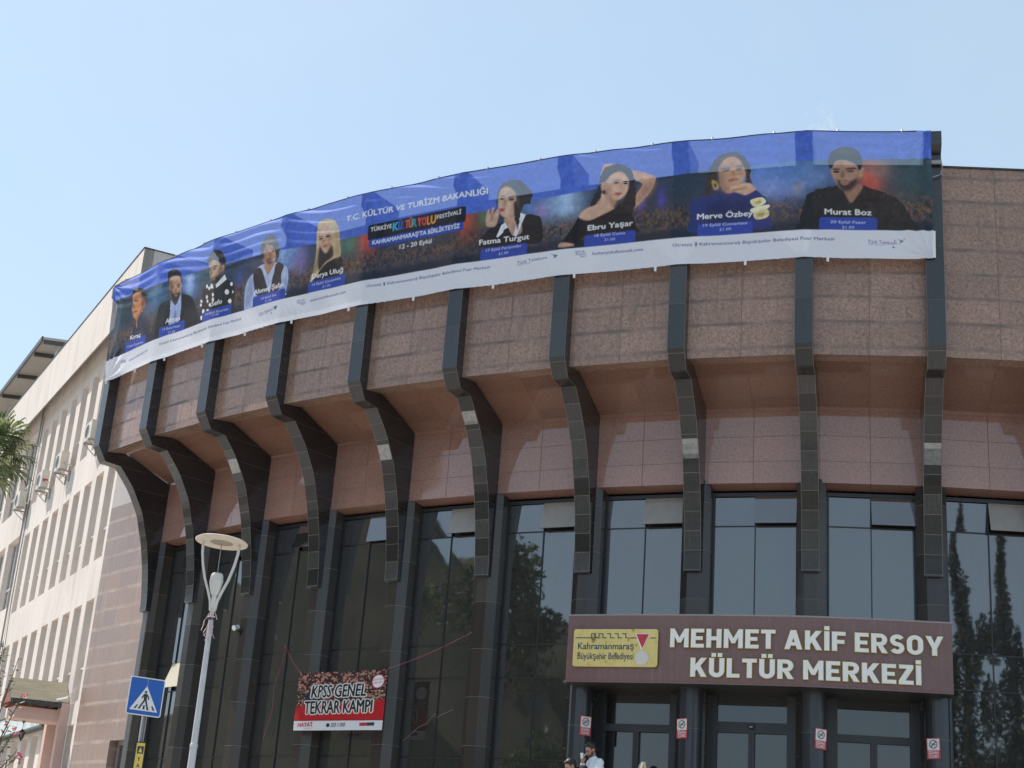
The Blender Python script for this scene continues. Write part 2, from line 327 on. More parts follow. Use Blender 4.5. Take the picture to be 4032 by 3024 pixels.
def flat_text(mb, body, o, X, Y, N, x0, x1, base, cap, d, mi=0, off=0.0, mi2=None, fitw=True):
    """solid lettering: front faces raised by d along N, width fitted to x0..x1"""
    bm = edges_of_text(body, off); a, b, _, _ = text_bm_bounds(bm); sx = (x1-x0)/(b-a) if fitw else cap/CAP; sy = cap/CAP
    o, X, Y, N = Vector(o), Vector(X), Vector(Y), Vector(N)
    P = lambda v, h: o + X*(x0 + (v.co.x-a)*sx) + Y*(base + v.co.y*sy) + N*h
    for f in bm.faces: mb.face([P(v, d) for v in f.verts], None, mi)
    for e in bm.edges:
        if len(e.link_faces) == 1:
            v0, v1 = e.verts; mb.face([P(v0, 0), P(v1, 0), P(v1, d), P(v0, d)], None, mi if mi2 is None else mi2)
    bm.free()
# ---------------------------------------------------------------- the curved building: positions
CX, CY, TH0, DTH = 13.5429, 53.4941, -0.9020, 0.0774
Z0 = CAMZ                                            # heights below are measured from the eye; +Z0 gives world height
FLOOR = 2.6                                          # terrace level
DR = {9: -0.22, 10: -0.45, 11: -0.7, 12: -1.0, 13: -1.35}                 # the curve flattens towards its right end
def er(k): t = TH0 + DTH*k; return Vector((math.sin(t), -math.cos(t), 0))
def et(k): t = TH0 + DTH*k; return Vector((math.cos(t), math.sin(t), 0))
AX = Vector((CX, CY, 0))
def pt(k, R, z, t=0.0): return AX + er(k)*(R + DR.get(k, 0)) + et(k)*t + Vector((0, 0, z+Z0))
class Bay:
    def __init__(s, k):
        s.k = k
    def fr(s, R):
        a, b = pt(s.k, R, -Z0), pt(s.k+1, R, -Z0); d = b-a; L = d.length; d.normalize(); return a, d, L, Vector((d.y, -d.x, 0))
    def p(s, R, u, z, off=0.0):           # u metres from the left rib axis along the chord, off outwards
        a, d, L, n = s.fr(R); return a + d*u + n*off + Vector((0, 0, z+Z0))
    def quad(s, mb, R, u0, u1, z0, z1, off=0.0, mi=0, R1=None, org=None):
        _, _, L, _ = s.fr(R); c = L/2
        q = [s.p(R, u0, z0, off), s.p(R, u1, z0, off), s.p(R1 or R, u1, z1, off), s.p(R1 or R, u0, z1, off)]
        h = math.hypot(z1-z0, (R1 or R)-R)
        mb.face(q, [(u0-c, z0), (u1-c, z0), (u1-c, z0+h), (u0-c, z0+h)], mi)
    def box(s, mb, R, u0, u1, z0, z1, o0, o1, mi=0):
        P = lambda u, z, o: s.p(R, u, z, o)
        mb.hexa([P(u0, z0, o1), P(u1, z0, o1), P(u1, z0, o0), P(u0, z0, o0), P(u0, z1, o1), P(u1, z1, o1), P(u1, z1, o0), P(u0, z1, o0)], mi)

cc_loc = AX + er(4.5)*28 + Vector((0, 0, FLOOR))
cc = thing('culture_centre', cc_loc, 'curved cultural centre clad in red and black granite with dark projecting ribs and tinted windows', 'building')

# ribs: vertical fin, chamfer, underside, then a long curve running down to the tip
curve = [(29.41, 9.43), (29.04, 9.02), (28.83, 8.70), (28.65, 8.38), (28.54, 8.05), (28.43, 7.72), (28.29, 7.08), (28.20, 6.40), (28.19, 6.07)]
def smooth_curve(ps, n=3):
    out = []
    for i in range(len(ps)-1):
        p0, p1, p2, p3 = ps[max(i-1, 0)], ps[i], ps[i+1], ps[min(i+2, len(ps)-1)]
        for j in range(n):
            t = j/n
            out.append(tuple(0.5*((2*b) + (-a+c)*t + (2*a-5*b+4*c-d)*t*t + (-a+3*b-3*c+d)*t**3) for a, b, c, d in zip(p0, p1, p2, p3)))
    return out + [ps[-1]]
front = [(30.24, 14.0), (30.24, 13.74), (30.04, 13.60), (30.05, 9.82), (29.82, 9.46)] + smooth_curve(curve)
back = [(27.95, 6.07), (27.95, 9.22), (29.1, 9.7), (29.6, 9.85), (29.6, 13.3), (29.35, 13.46), (29.35, 14.0)]
HW = 0.162
for k in range(0, 13):
    mb = MB(); v = 0.0
    vj = [0, .26, .5, 4.28, 4.70, 5.11]
    for (a, b) in zip(front, front[1:]):
        l = math.hypot(b[0]-a[0], b[1]-a[1]); q = [pt(k, a[0], a[1], -HW), pt(k, b[0], b[1], -HW), pt(k, b[0], b[1], HW), pt(k, a[0], a[1], HW)]
        mb.face(q, [(-HW, -v), (-HW, -v-l), (HW, -v-l), (HW, -v)], 1 if b[1] < 9.5 else 0); v += l
    loop = front + back
    for sgn in (-1, 1):
        q = [pt(k, a, b, HW*sgn) for a, b in loop]; u = [(a-28, b-0.02) for a, b in loop]
        if sgn > 0: q.reverse(); u.reverse()
        mb.face(q, u, 2)
    for a, b in zip([front[-1]]+back, back+[front[0]]):
        mb.face([pt(k, a[0], a[1], -HW), pt(k, b[0], b[1], -HW), pt(k, b[0], b[1], HW), pt(k, a[0], a[1], HW)], None, 2)
    rib = mb.build('rib', [M['ribf'], M['ribv'], M['ribs']], cc)
    if k in (2, 4, 5, 7, 9):      # paler, shinier tile laid on to paint in a bright glint
        z0, z1 = {2: (8.72, 9.0), 4: (8.52, 8.8), 5: (8.98, 9.2), 7: (8.15, 8.5), 9: (8.06, 8.44)}[k]; cz = front[5:][::-1]
        zs_, rs_ = [p[1] for p in cz], [p[0] for p in cz]; n_ = 4; mb = MB()
        for i in range(n_):
            za, zb_ = z0+(z1-z0)*i/n_, z0+(z1-z0)*(i+1)/n_; ra, rb = np.interp(za, zs_, rs_)+.004, np.interp(zb_, zs_, rs_)+.004
            mb.face([pt(k, ra, za-.001, -HW+.012), pt(k, ra, za-.001, HW-.012), pt(k, rb, zb_-.001, HW-.012), pt(k, rb, zb_-.001, -HW+.012)])
        mb.build('glint_tile', M['polished'], rib)

# pilasters below and beside the rib tips
for k in range(0, 13):
    low = FLOOR-Z0 if not 6 <= k <= 9 else FLOOR-Z0
    plan = [(-.27, 27.62), (-.27, 27.96), (-.115, 28.10), (.115, 28.10), (.27, 27.96), (.27, 27.62)]
    mb = MB(); us = [0]
    for a, b in zip(plan, plan[1:]): us.append(us[-1] + math.hypot(b[0]-a[0], b[1]-a[1]))
    for i in range(5):
        (t0, r0), (t1, r1) = plan[i], plan[i+1]; c = us[-1]/2
        zt = 7.86
        mb.face([pt(k, r0, low, t0), pt(k, r1, low, t1), pt(k, r1, zt, t1), pt(k, r0, zt, t0)], [(us[i]-c, low), (us[i+1]-c, low), (us[i+1]-c, zt), (us[i]-c, zt)])
    mb.face([pt(k, r, 7.86, t) for t, r in plan])
    mb.build('pilaster', M['pil'], cc)

CAN_R, CAN_K0, CAN_K1 = 29.0, 6.055, 9.095
rng = random.Random(5)
for k in range(0, 12):
    B = Bay(k)
    # upper granite panel, lip, soffit, wall band
    _, _, L, _ = B.fr(29.8); mb = MB(); B.quad(mb, 29.8, .1, L-.1, 9.70, 13.48)
    mb.build('facade_panel', M['panel'], cc)
    mb = MB(); B.box(mb, 29.8, 0.0, L, 13.48, 13.515, -0.45, 0.025); mb.build('coping', M['coping'], cc)
    mb = MB(); _, _, l2, _ = B.fr(29.25)
    mb.face([B.p(29.8, .1, 9.70), B.p(29.25, .1, 9.78), B.p(29.25, l2-.1, 9.78), B.p(29.8, L-.1, 9.70)], [(-1, 0), (-1, .55), (1, .55), (1, 0)])
    mb.build('panel_lip', M['panel'], cc)
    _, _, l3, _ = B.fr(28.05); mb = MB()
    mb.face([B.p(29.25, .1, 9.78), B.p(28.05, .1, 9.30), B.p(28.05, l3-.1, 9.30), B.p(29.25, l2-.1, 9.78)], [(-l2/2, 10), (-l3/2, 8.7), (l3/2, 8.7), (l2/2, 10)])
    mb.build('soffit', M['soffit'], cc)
    mb = MB(); B.quad(mb, 28.05, .1, l3-.1, 7.80, 9.30)
    _, _, l4, _ = B.fr(27.62)
    mb.face([B.p(28.05, .1, 7.80), B.p(27.62, .1, 7.76), B.p(27.62, l4-.1, 7.76), B.p(28.05, l3-.1, 7.80)], [(-1, 20.05), (-1, 20.45), (1, 20.45), (1, 20.05)])
    mb.build('wall_band', M['wall'], cc)
    # window: frame, panes, projecting top-hung sash
    RG = 27.70; _, _, LG, _ = B.fr(RG); u0, u1 = .27, LG-.27; um = (u0+u1)/2
    door = k in (6, 7, 8); zb = 3.95 if door else FLOOR-Z0
    mb = MB(); fw = .032
    B.box(mb, RG, u0, u0+fw, zb, 7.70, -.06, .03); B.box(mb, RG, u1-fw, u1, zb, 7.70, -.06, .03)
    B.box(mb, RG, u0+fw, u1-fw, 7.63, 7.70, -.06, .03); B.box(mb, RG, um-.009, um+.009, zb, 7.63, -.06, .006)
    lev = [7.05, 4.80, 4.15] + ([] if door else [2.6]) if not door else [7.05, 4.80]
    for z in lev:
        for ua, ub in ((u0+fw, um-.009), (um+.009, u1-fw)): B.box(mb, RG, ua, ub, z-.010, z+.010, -.06, .006)
    win = mb.build('window', M['frame'], cc)
    zs = [7.63] + lev + [zb]
    for i in range(len(zs)-1):
        for side, (ua, ub) in enumerate(((u0+fw, um-.009), (um+.009, u1-fw))):
            za, zc = zs[i+1]+.010, zs[i]-.010
            opening = i == 0 and side == 1
            warm = k == 0 and side == 1 and abs(zs[i]-4.80) < .01
            tx, tz = rng.uniform(-.004, .004), rng.uniform(-.004, .004)
            if opening or warm:
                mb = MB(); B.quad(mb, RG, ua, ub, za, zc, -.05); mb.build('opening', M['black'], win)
                ang = R_(20 if warm else (19, 18, 19, 9, 15, 14, 15, 12, 13, 14, 13, 15)[k]); H = zc-za; s = MB()
                def sp(u, h, o): # h measured down from the hinge
                    return B.p(RG, u, zc - h*math.cos(ang) - o*math.sin(ang)*0 , .03 + h*math.sin(ang) + o)
                ua2, ub2 = ua-.01, ub+.02
                s.face([sp(ua2, H, .02), sp(ub2, H, .02), sp(ub2, 0, .02), sp(ua2, 0, .02)], None, 0)
                s.face([sp(ua2, H, -.02), sp(ua2, 0, -.02), sp(ub2, 0, -.02), sp(ub2, H, -.02)], None, 1)
                for a_, b_ in (((ua2, H), (ub2, H)), ((ub2, H), (ub2, 0)), ((ua2, 0), (ua2, H))):
                    s.face([sp(*a_, -.02), sp(*b_, -.02), sp(*b_, .02), sp(*a_, .02)], None, 1)
                gm = M['glass_warm'] if warm else M['glass_dusty'] if k in (4, 5, 6, 9) else M['glass']
                s.build('sash', [gm, M['frame']], win)
            else:
                q = MB(); P = lambda u, z, o: B.p(RG, u, z, o)
                q.face([P(ua, za, -.02), P(ub, za, -.02+tx), P(ub, zc, -.02+tx+tz), P(ua, zc, -.02+tz)])
                q.build('pane', M['glass'], win)
    if k == 4:
        mb = MB(); C_ = [(.20, 2.84), (.42, 2.98), (.66, 3.18), (.85, 3.25), (1.03, 3.45), (1.10, 3.37), (1.18, 3.42), (1.46, 3.53)]
        for (ua, za), (ub, zc) in zip(C_, C_[1:]):
            mb.face([B.p(RG, ua, za-.004, .004), B.p(RG, ub, zc-.004, .004), B.p(RG, ub, zc+.004, .004), B.p(RG, ua, za+.004, .004)])
        mb.build('crack', M['dust'], win)

# entrance: canopy box, soffit, columns, doors
def arc(k, R, z): # smooth arc position
    i = min(int(k), 9); f = k-i; a, b = DR.get(i, 0), DR.get(i+1, 0); t = TH0 + DTH*k
    return AX + Vector((math.sin(t), -math.cos(t), 0))*(R + a*(1-f) + b*f) + Vector((0, 0, z+Z0))
NA = 24; ks = [CAN_K0 + (CAN_K1-CAN_K0)*i/NA for i in range(NA+1)]
mb = MB(); zt, zbm = 5.075, 3.86
for i in range(NA):
    a, b = ks[i], ks[i+1]; ua, ub = (a-7.5)*2.245, (b-7.5)*2.245
    mb.face([arc(a, 29, zbm+.03), arc(b, 29, zbm+.03), arc(b, 29, zt), arc(a, 29, zt)], [(ua, 0), (ub, 0), (ub, 1.2), (ua, 1.2)])
    mb.face([arc(a, 29.02, zbm), arc(b, 29.02, zbm), arc(b, 29.02, zbm+.03), arc(a, 29.02, zbm+.03)], [(ua, 0), (ub, 0), (ub, .03), (ua, .03)])
    mb.face([arc(a, 29.0, zbm+.03), arc(b, 29.0, zbm+.03), arc(b, 29.02, zbm+.03), arc(a, 29.02, zbm+.03)], None, 0)
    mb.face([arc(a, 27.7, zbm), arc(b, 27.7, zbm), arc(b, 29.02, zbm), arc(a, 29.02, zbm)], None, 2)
    mb.face([arc(a, 29.0, zt), arc(b, 29.0, zt), arc(b, 29.0, zt+.025), arc(a, 29.0, zt+.025)], None, 1)
    mb.face([arc(a, 29.0, zt+.025), arc(b, 29.0, zt+.025), arc(b, 27.7, zt+.03), arc(a, 27.7, zt+.03)], None, 1)
for kk in (CAN_K0, CAN_K1): mb.face([arc(kk, 29.0, zbm), arc(kk, 27.7, zbm), arc(kk, 27.7, zt), arc(kk, 29.0, zt)], [(0, 0), (1.3, 0), (1.3, 1.2), (0, 1.2)])
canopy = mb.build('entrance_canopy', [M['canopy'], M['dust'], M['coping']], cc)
COLK = (6.094, 7.045, 8.03, 8.99)
for kk in COLK:
    mb = MB(); c = arc(kk, 28.42, 0); mb.lathe([(.225, FLOOR), (.225, zbm+Z0)], (c.x, c.y, 0), 28)
    mb.lathe([(.235, FLOOR), (.235, FLOOR+.12), (.225, FLOOR+.125)], (c.x, c.y, 0), 28)
    mb.build('column', M['column'], cc, smooth=True)
for k in (6, 7, 8):
    B = Bay(k); RG = 27.7; _, _, L, _ = B.fr(RG); u0, u1 = .24, L-.24; um = (u0+u1)/2; f0 = FLOOR-Z0
    mb = MB(); tz0, tz1 = {6: (3.29, 3.15), 7: (3.38, 3.19), 8: (3.24, 3.11)}[k]
    for a, b, c_, d in ((u0, u0+.20, f0, 3.92), (u1-.20, u1, f0, 3.92), (u0+.20, u1-.20, 3.89, 3.92), (u0+.20, u1-.20, tz1, tz0), (u0+.20, u1-.20, f0, f0+.1), (um-.055, um+.055, f0+.1, tz1)):
        B.box(mb, RG, a, b, c_, d, -.1, .08)
    B.box(mb, RG, um-.006, um+.006, f0+.1, tz1, .081, .084, 1)
    B.box(mb, RG, u0, u1, 3.92, 3.96, -.1, .08)
    dr = mb.build('door', [M['doorframe'], M['black']], cc)
    for a, b, c_, d in ((u0+.20, u1-.20, tz0, 3.89), (u0+.20, um-.055, f0+.1, tz1), (um+.055, u1-.20, f0+.1, tz1)):
        mb = MB(); B.quad(mb, RG, a, b, c_, d, .01); mb.build('pane', M['glass_door'], dr)
    mb = MB()
    for s_ in (-1, 1): B.box(mb, RG, um+s_*.1-.012, um+s_*.1+.012, f0+.9, f0+1.5, .1, .13)
    mb.build('handle', M['galv'], dr)
    if k == 7: # motion sensor above the middle door
        mb = MB(); B.box(mb, RG, um-.05, um+.05, tz0-.12, tz0-.04, .08, .14); mb.lathe([(.03, 0), (.03, .02), (.0, .03)], B.p(RG, um, tz0-.1, .14), 10, 1)
        mb.build('motion_sensor', [M['black'], M['pole']], dr)

# flank wall of pink stone between the first rib and the cream building
P0 = Vector((-8.6077, 36.2036, 0)); DP = Vector((-.632, .775, 0)); NP = Vector((-.775, -.632, 0))
def fp(d, z, o=0): return P0 + DP*d + NP*o + Vector((0, 0, z+Z0))
def fq(mb, a, b, z0, z1, o=0, mi=0): mb.face([fp(b, z0, o), fp(a, z0, o), fp(a, z1, o), fp(b, z1, o)], [(b, z0), (a, z0), (a, z1), (b, z1)], mi)
mb = MB(); fl = FLOOR-Z0
for a, b, z0, z1 in ((-.3, -.06, fl, 9.12), (-.06, .70, 3.03, 9.12), (.70, 2.75, fl, 9.12)): fq(mb, a, b, z0, z1)
for d, n in ((-.06, 1), (.70, -1)): mb.face([fp(d, fl), fp(d, fl, -.25), fp(d, 3.03, -.25), fp(d, 3.03)])
mb.face([fp(-.06, 3.03), fp(.7, 3.03), fp(.7, 3.03, -.25), fp(-.06, 3.03, -.25)])
fw_ = mb.build('flank_wall', M['flank'], cc)
mb = MB(); fq(mb, -.3, 2.75, 9.12, 13.48); mb.build('flank_wall_top', M['flank_paler'], cc)  # upper flank in a paler tone than the wall below
mb = MB(); X, Y, Z = DP, NP, Vector((0, 0, 1))
for a, b, z0, z1 in ((-.06, .02, fl, 3.03), (.5, .58, fl, 3.03), (.02, .5, 2.93, 3.03)): mb.obox(fp((a+b)/2, (z0+z1)/2, -.2), (X, Y, Z), ((b-a)/2, .03, (z1-z0)/2))
sd_ = mb.build('side_door', M['galv'], cc)
mb = MB(); fq(mb, .02, .5, fl, 2.93, -.2); fq(mb, .58, .70, fl, 3.03, -.22, 1); mb.build('pane', [M['glass'], M['ribs']], sd_)
# roof deck and rear wall
mb = MB(); rim = [pt(k, 29.6, 13.47) for k in range(0, 13)] + [pt(12, 8, 13.47), pt(0, 8, 13.47)]
mb.face(rim); mb.face([pt(12, 29.5, FLOOR-Z0), pt(12, 8, FLOOR-Z0), pt(12, 8, 13.47), pt(12, 29.5, 13.47)])
mb.face([pt(0, 8, FLOOR-Z0), pt(0, 27.9, FLOOR-Z0), pt(0, 27.9, 13.47), pt(0, 8, 13.47)])
mb.face([pt(12, 8, FLOOR-Z0), pt(0, 8, FLOOR-Z0), pt(0, 8, 13.47), pt(12, 8, 13.47)])
mb.build('roof', M['coping'], cc)
# ---------------------------------------------------------------- name of the building in raised letters, and the plaque
sg = thing('building_sign', arc(7.9, 29.0, 3.95), 'large white letters spelling MEHMET AKİF ERSOY KÜLTÜR MERKEZİ over the entrance', 'sign')
T_ = .195
def arcpts(cx, cy, rx, ry, a0, a1, n=10): return [(cx+rx*math.cos(R_(a0+(a1-a0)*i/n)), cy+ry*math.sin(R_(a0+(a1-a0)*i/n))) for i in range(n+1)]
def ribbon(p, t):
    L, Rr = [], []
    for i, (x, y) in enumerate(p):
        a, b = p[max(i-1, 0)], p[min(i+1, len(p)-1)]; dx, dy = b[0]-a[0], b[1]-a[1]; l = math.hypot(dx, dy); nx, ny = -dy/l*t/2, dx/l*t/2
        L.append((x+nx, y+ny)); Rr.append((x-nx, y-ny))
    return Rr + L[::-1]
bar = lambda x0, y0, x1, y1: [(x0, y0), (x1, y0), (x1, y1), (x0, y1)]
mirror = lambda P, c: [(2*c-x, y) for x, y in P][::-1]
_A = [(0, 0), (.205, 0), (.262, .20), (.38, .20), (.38, .36), (.305, .36), (.38, .66), (.38, 1), (.265, 1)]
_O = lambda h: arcpts(.34, .66, .34, .34, 0, 180, 14)
def ring(w, t):
    r = w/2; o = arcpts(r, 1-r, r, r, 90, 180, 8)+arcpts(r, r, r, r, 180, 270, 8); i = arcpts(r, 1-r, r-t, r-t+.02, 90, 180, 8)+arcpts(r, r, r-t, r-t+.02, 180, 270, 8)
    h = o + i[::-1]; return [h, mirror(h, r)]
GLYPH = {   # heavy signwriter's capitals drawn as polygons, cap height 1
 'M': (.84, [[(0, 0), (.19, 0), (.19, .60), (.345, .26), (.495, .26), (.65, .60), (.65, 0), (.84, 0), (.84, 1), (.665, 1), (.42, .50), (.175, 1), (0, 1)]]),
 'E': (.58, [[(0, 0), (.58, 0), (.58, .175), (.2, .175), (.2, .415), (.52, .415), (.52, .585), (.2, .585), (.2, .825), (.58, .825), (.58, 1), (0, 1)]]),
 'F': (.57, [[(0, 0), (.2, 0), (.2, .39), (.52, .39), (.52, .565), (.2, .565), (.2, .825), (.57, .825), (.57, 1), (0, 1)]]),
 'H': (.67, [[(0, 0), (.2, 0), (.2, .41), (.47, .41), (.47, 0), (.67, 0), (.67, 1), (.47, 1), (.47, .59), (.2, .59), (.2, 1), (0, 1)]]),
 'T': (.62, [[(.21, 0), (.41, 0), (.41, .825), (.62, .825), (.62, 1), (0, 1), (0, .825), (.21, .825)]]),
 'L': (.55, [[(0, 0), (.55, 0), (.55, .175), (.2, .175), (.2, 1), (0, 1)]]),
 'A': (.76, [_A, mirror(_A, .38)]),
 'K': (.71, [[(0, 0), (.2, 0), (.2, .30), (.285, .41), (.48, 0), (.71, 0), (.425, .58), (.70, 1), (.465, 1), (.2, .62), (.2, 1), (0, 1)]]),
 'İ': (.2, [bar(0, 0, .2, 1), bar(0, 1.09, .2, 1.27)]),
 'R': (.68, [bar(0, 0, .2, 1), [(.2, .375), (.37, .375)] + arcpts(.37, .6875, .30, .3125, -90, 90) + [(.2, 1), (.2, .83), (.36, .83)] + arcpts(.36, .6875, .115, .1425, 90, -90) + [(.2, .545)], [(.27, .375), (.47, .375), (.68, 0), (.455, 0)]]),
 'S': (.60, [ribbon(arcpts(.305, .7015, .205, .2015, 28, 270, 16) + arcpts(.295, .2985, .205, .2015, 90, -152, 16)[1:], .19)]),
 'O': (.68, ring(.68, .2)),
 'U': (.66, [ribbon([(.1, 1), (.1, .6)] + arcpts(.33, .325, .23, .23, 180, 360, 14) + [(.56, .6), (.56, 1)], .2)]),
 'Z': (.60, [[(0, 0), (.6, 0), (.6, .175), (.25, .175), (.6, .84), (.6, 1), (.02, 1), (.02, .825), (.35, .825), (0, .16)]]),
 'Y': (.74, [[(.27, 0), (.47, 0), (.47, .38), (.74, 1), (.52, 1), (.37, .61), (.22, 1), (0, 1), (.27, .38)]])}
GLYPH['Ü'] = (.66, GLYPH['U'][1] + [bar(.10, 1.09, .28, 1.27), bar(.38, 1.09, .56, 1.27)])
def grow(P, d):
    out = []; n = len(P)
    for i in range(n):
        (x0, y0), (x, y), (x1, y1) = P[i-1], P[i], P[(i+1) % n]
        def nr(ax, ay, bx_, by_): l = math.hypot(bx_-ax, by_-ay) or 1; return (by_-ay)/l, -(bx_-ax)/l
        a, b = nr(x0, y0, x, y), nr(x, y, x1, y1); sx, sy = a[0]+b[0], a[1]+b[1]; q = max(.35, (sx*sx+sy*sy)/2); out.append((x+sx/q*d, y+sy/q*d))
    return out
def ccw(P): return P if sum(a[0]*b[1]-b[0]*a[1] for a, b in zip(P, P[1:]+P[:1])) > 0 else P[::-1]
def letters_on_arc(body, k0, k1, zb, cap):
    """each letter is its own raised mesh, tangent to the curved fascia"""
    gap, sp, x, pos = .13, .42, 0.0, []
    for ch in body:
        if ch == ' ': x += sp-gap; continue
        w = GLYPH[ch][0]; pos.append((ch, x, w)); x += w+gap
    tot = x-gap; sc = (k1-k0)*2.245/tot
    for ch, x0, w in pos:
        km = k0+(k1-k0)*(x0+w/2)/tot; o = arc(km, 29.0, zb); X = (arc(km+.02, 29, zb)-arc(km-.02, 29, zb)).normalized(); N = Vector((X.y, -X.x, 0)); mb = MB()
        for i, P in enumerate(GLYPH[ch][1]):
            P = ccw([((a-w/2)*sc, b*cap) for a, b in P])
            mb.prism(grow(P, .009), o+N*.004, X, Vector((0, 0, 1)), N, .042+.0012*i, 0); mb.prism(P, o+N*.0475, X, Vector((0, 0, 1)), N, .007+.0008*i, 1)
        mb.build('letter', [M['gold'], M['white']], sg)
letters_on_arc('MEHMET AKİF ERSOY', 6.93, 9.02, 4.50, .325)
letters_on_arc('KÜLTÜR MERKEZİ', 7.10, 8.85, 3.985, .325)

pk = arc(6.475, 29.0, 4.135); X = (arc(6.83, 29, 0)-arc(6.12, 29, 0)).normalized(); N = Vector((X.y, -X.x, 0)); UP = Vector((0, 0, 1))
pl = thing('municipal_plaque', pk, 'worn brass plaque reading Kahramanmaraş Büyükşehir Belediyesi left of the white letters', 'plaque')
def rrect(x0, y0, x1, y1, r, n=5):
    out = []
    for cx, cy, a0 in ((x1-r, y0+r, -90), (x1-r, y1-r, 0), (x0+r, y1-r, 90), (x0+r, y0+r, 180)):
        for i in range(n+1): a = R_(a0+90*i/n); out.append((cx+r*math.cos(a), cy+r*math.sin(a)))
    return out
def brass_mat():
    t = NT('worn_brass'); f = t.noise(t.obj(), 6, 4, 0.65); e = t.noise(t.obj(), 2.0, 2)
    c = t.ramp(f, [(0.30, (0.12, 0.085, 0.03)), (0.40, (0.72, 0.55, 0.19)), (0.8, (0.80, 0.63, 0.25))])
    t.bump(e, 0.1, 0.02); return t.fin(c, t.ma('MULTIPLY_ADD', f, -0.3, 0.5, clamp=True), 0.55)
mb = MB(); mb.prism(rrect(-.80, 0, .80, .68, .05), pk+N*.02, X, UP, N, .035); mb.build('plate', brass_mat(), pl)
mb = MB(); F = pk+N*.0555
flat_text(mb, 'Kahramanmaraş', F, X, UP, N, -.71, .355, .315, .115, .004, 0, .012)
flat_text(mb, 'Büyükşehir Belediyesi', F, X, UP, N, -.71, .355, .135, .115, .004, 0, .008)
mb.build('lettering', M['navy'], pl)
mb = MB(); w = .008
path = [(-.77, .52), (-.46, .52)]
for i in range(5):
    x = -.46+i*.145; path += [(x, .595), (x+.075, .595), (x+.075, .52), (x+.145, .52)]
path += [(.42, .52)]
for (a, b), (c_, d) in zip(path, path[1:]):
    if a == c_: mb.prism([(a-w, min(b, d)-w), (a+w, min(b, d)-w), (a+w, max(b, d)+w), (a-w, max(b, d)+w)], F, X, UP, N, .004)
    else: mb.prism([(a+w, b-w), (c_-w, b-w), (c_-w, b+w), (a+w, b+w)], F, X, UP, N, .004)
mb.prism([(.66, .512), (.77, .512), (.77, .528), (.66, .528)], F, X, UP, N, .004)
mb.build('castle_outline', M['navy'], pl)
mb = MB(); mb.prism([(.50, .29), (.655, .60), (.375, .60)][::1], F+X*0, X, UP, N, .012, 0); mb.prism([(.515, .335), (.632, .585), (.398, .585)], F+N*.0125, X, UP, N, .006, 1)
mb.build('medal_ribbon', [M['white'], M['red']], pl)
mb = MB(); mb.prism([(.512+.128*math.cos(i*math.pi/14), .16+.128*math.sin(i*math.pi/14)) for i in range(28)], F, X, UP, N, .014); mb.build('medal_disc', M['lampw'], pl)

# ---------------------------------------------------------------- four no-smoking notices on the columns
names = ['no smoking notice on the right side of the column nearest the white shirted man', 'narrow looking no smoking notice turned away on the second column from the man',
         'slightly tilted no smoking notice on the column left of the rightmost door', 'no smoking notice on the column under the right end of the brown canopy']
mb_m = [plain('notice_red', (0.56, 0.06, 0.08), .5), plain('notice_white', (.74, .71, .69), .5), plain('notice_ink', (.05, .04, .05), .5)]
def notice_geo():
    parts = {}
    p = MB(); w, h = .115, .35
    p.prism([(-w, 0), (w, 0), (w, h), (-w, h)], (0, 0, 0), (1, 0, 0), (0, 0, 1), (0, -1, 0), .005); parts['plate'] = (p, mb_m[0])
    q = MB(); q.prism(rrect(-w+.012, .145, w-.012, h-.014, .008), (0, -.005, 0), (1, 0, 0), (0, 0, 1), (0, -1, 0), .002); parts['white_field'] = (q, mb_m[1])
    r = MB(); n = 24; cz = .245
    for i in range(n):
        a, b = 2*math.pi*i/n, 2*math.pi*(i+1)/n
        r.face([(math.cos(a)*.072, -.0085, cz+math.sin(a)*.072), (math.cos(b)*.072, -.0085, cz+math.sin(b)*.072), (math.cos(b)*.058, -.0085, cz+math.sin(b)*.058), (math.cos(a)*.058, -.0085, cz+math.sin(a)*.058)])
    r.obox((0, -.0085, cz), ((.707, 0, .707), (0, 1, 0), (-.707, 0, .707)), (.062, .001, .008))
    r.obox((0, -.0080, cz), ((.95, 0, -.3), (0, 1, 0), (.3, 0, .95)), (.045, .0005, .006)); parts['symbol'] = (r, mb_m[2])
    s = MB(); flat_text(s, 'SİGARA', (0, -.005, 0), (1, 0, 0), (0, 0, 1), (0, -1, 0), -.088, .088, .085, .045, .002, 0, .02)
    flat_text(s, 'İÇİLMEZ', (0, -.005, 0), (1, 0, 0), (0, 0, 1), (0, -1, 0), -.088, .088, .025, .045, .002, 0, .02); parts['lettering'] = (s, mb_m[1])
    return parts
proto = None
for i, (kk, phi, zb_) in enumerate(((COLK[0], 30, 2.965), (COLK[1], -36, 2.955), (COLK[2], 32, 2.865), (COLK[3], -18, 2.81))):
    c = arc(kk, 28.42, zb_); toc = math.atan2(-c.x, c.y) ; a = toc + R_(phi)      # facing the plaza, turned by phi round the column
    n = Vector((math.sin(a), -math.cos(a), 0)); loc = c + n*.228
    if proto is None:
        proto = thing('no_smoking_sign', loc, names[i], 'sign', 'no smoking notices on the entrance columns'); proto['_b'] = [0, 0, 0]
        for nm, (g, m) in notice_geo().items(): g.build(nm, m, proto)
        o = proto
    else:
        o = proto.copy(); C.objects.link(o); o['label'] = names[i]
        for ch in [c_ for c_ in bpy.data.objects if c_.parent == proto]:
            q = ch.copy(); C.objects.link(q); q.parent = o
    o.location = loc; o.rotation_euler = (0, R_((1, -1.5, 3, -1)[i]), a)
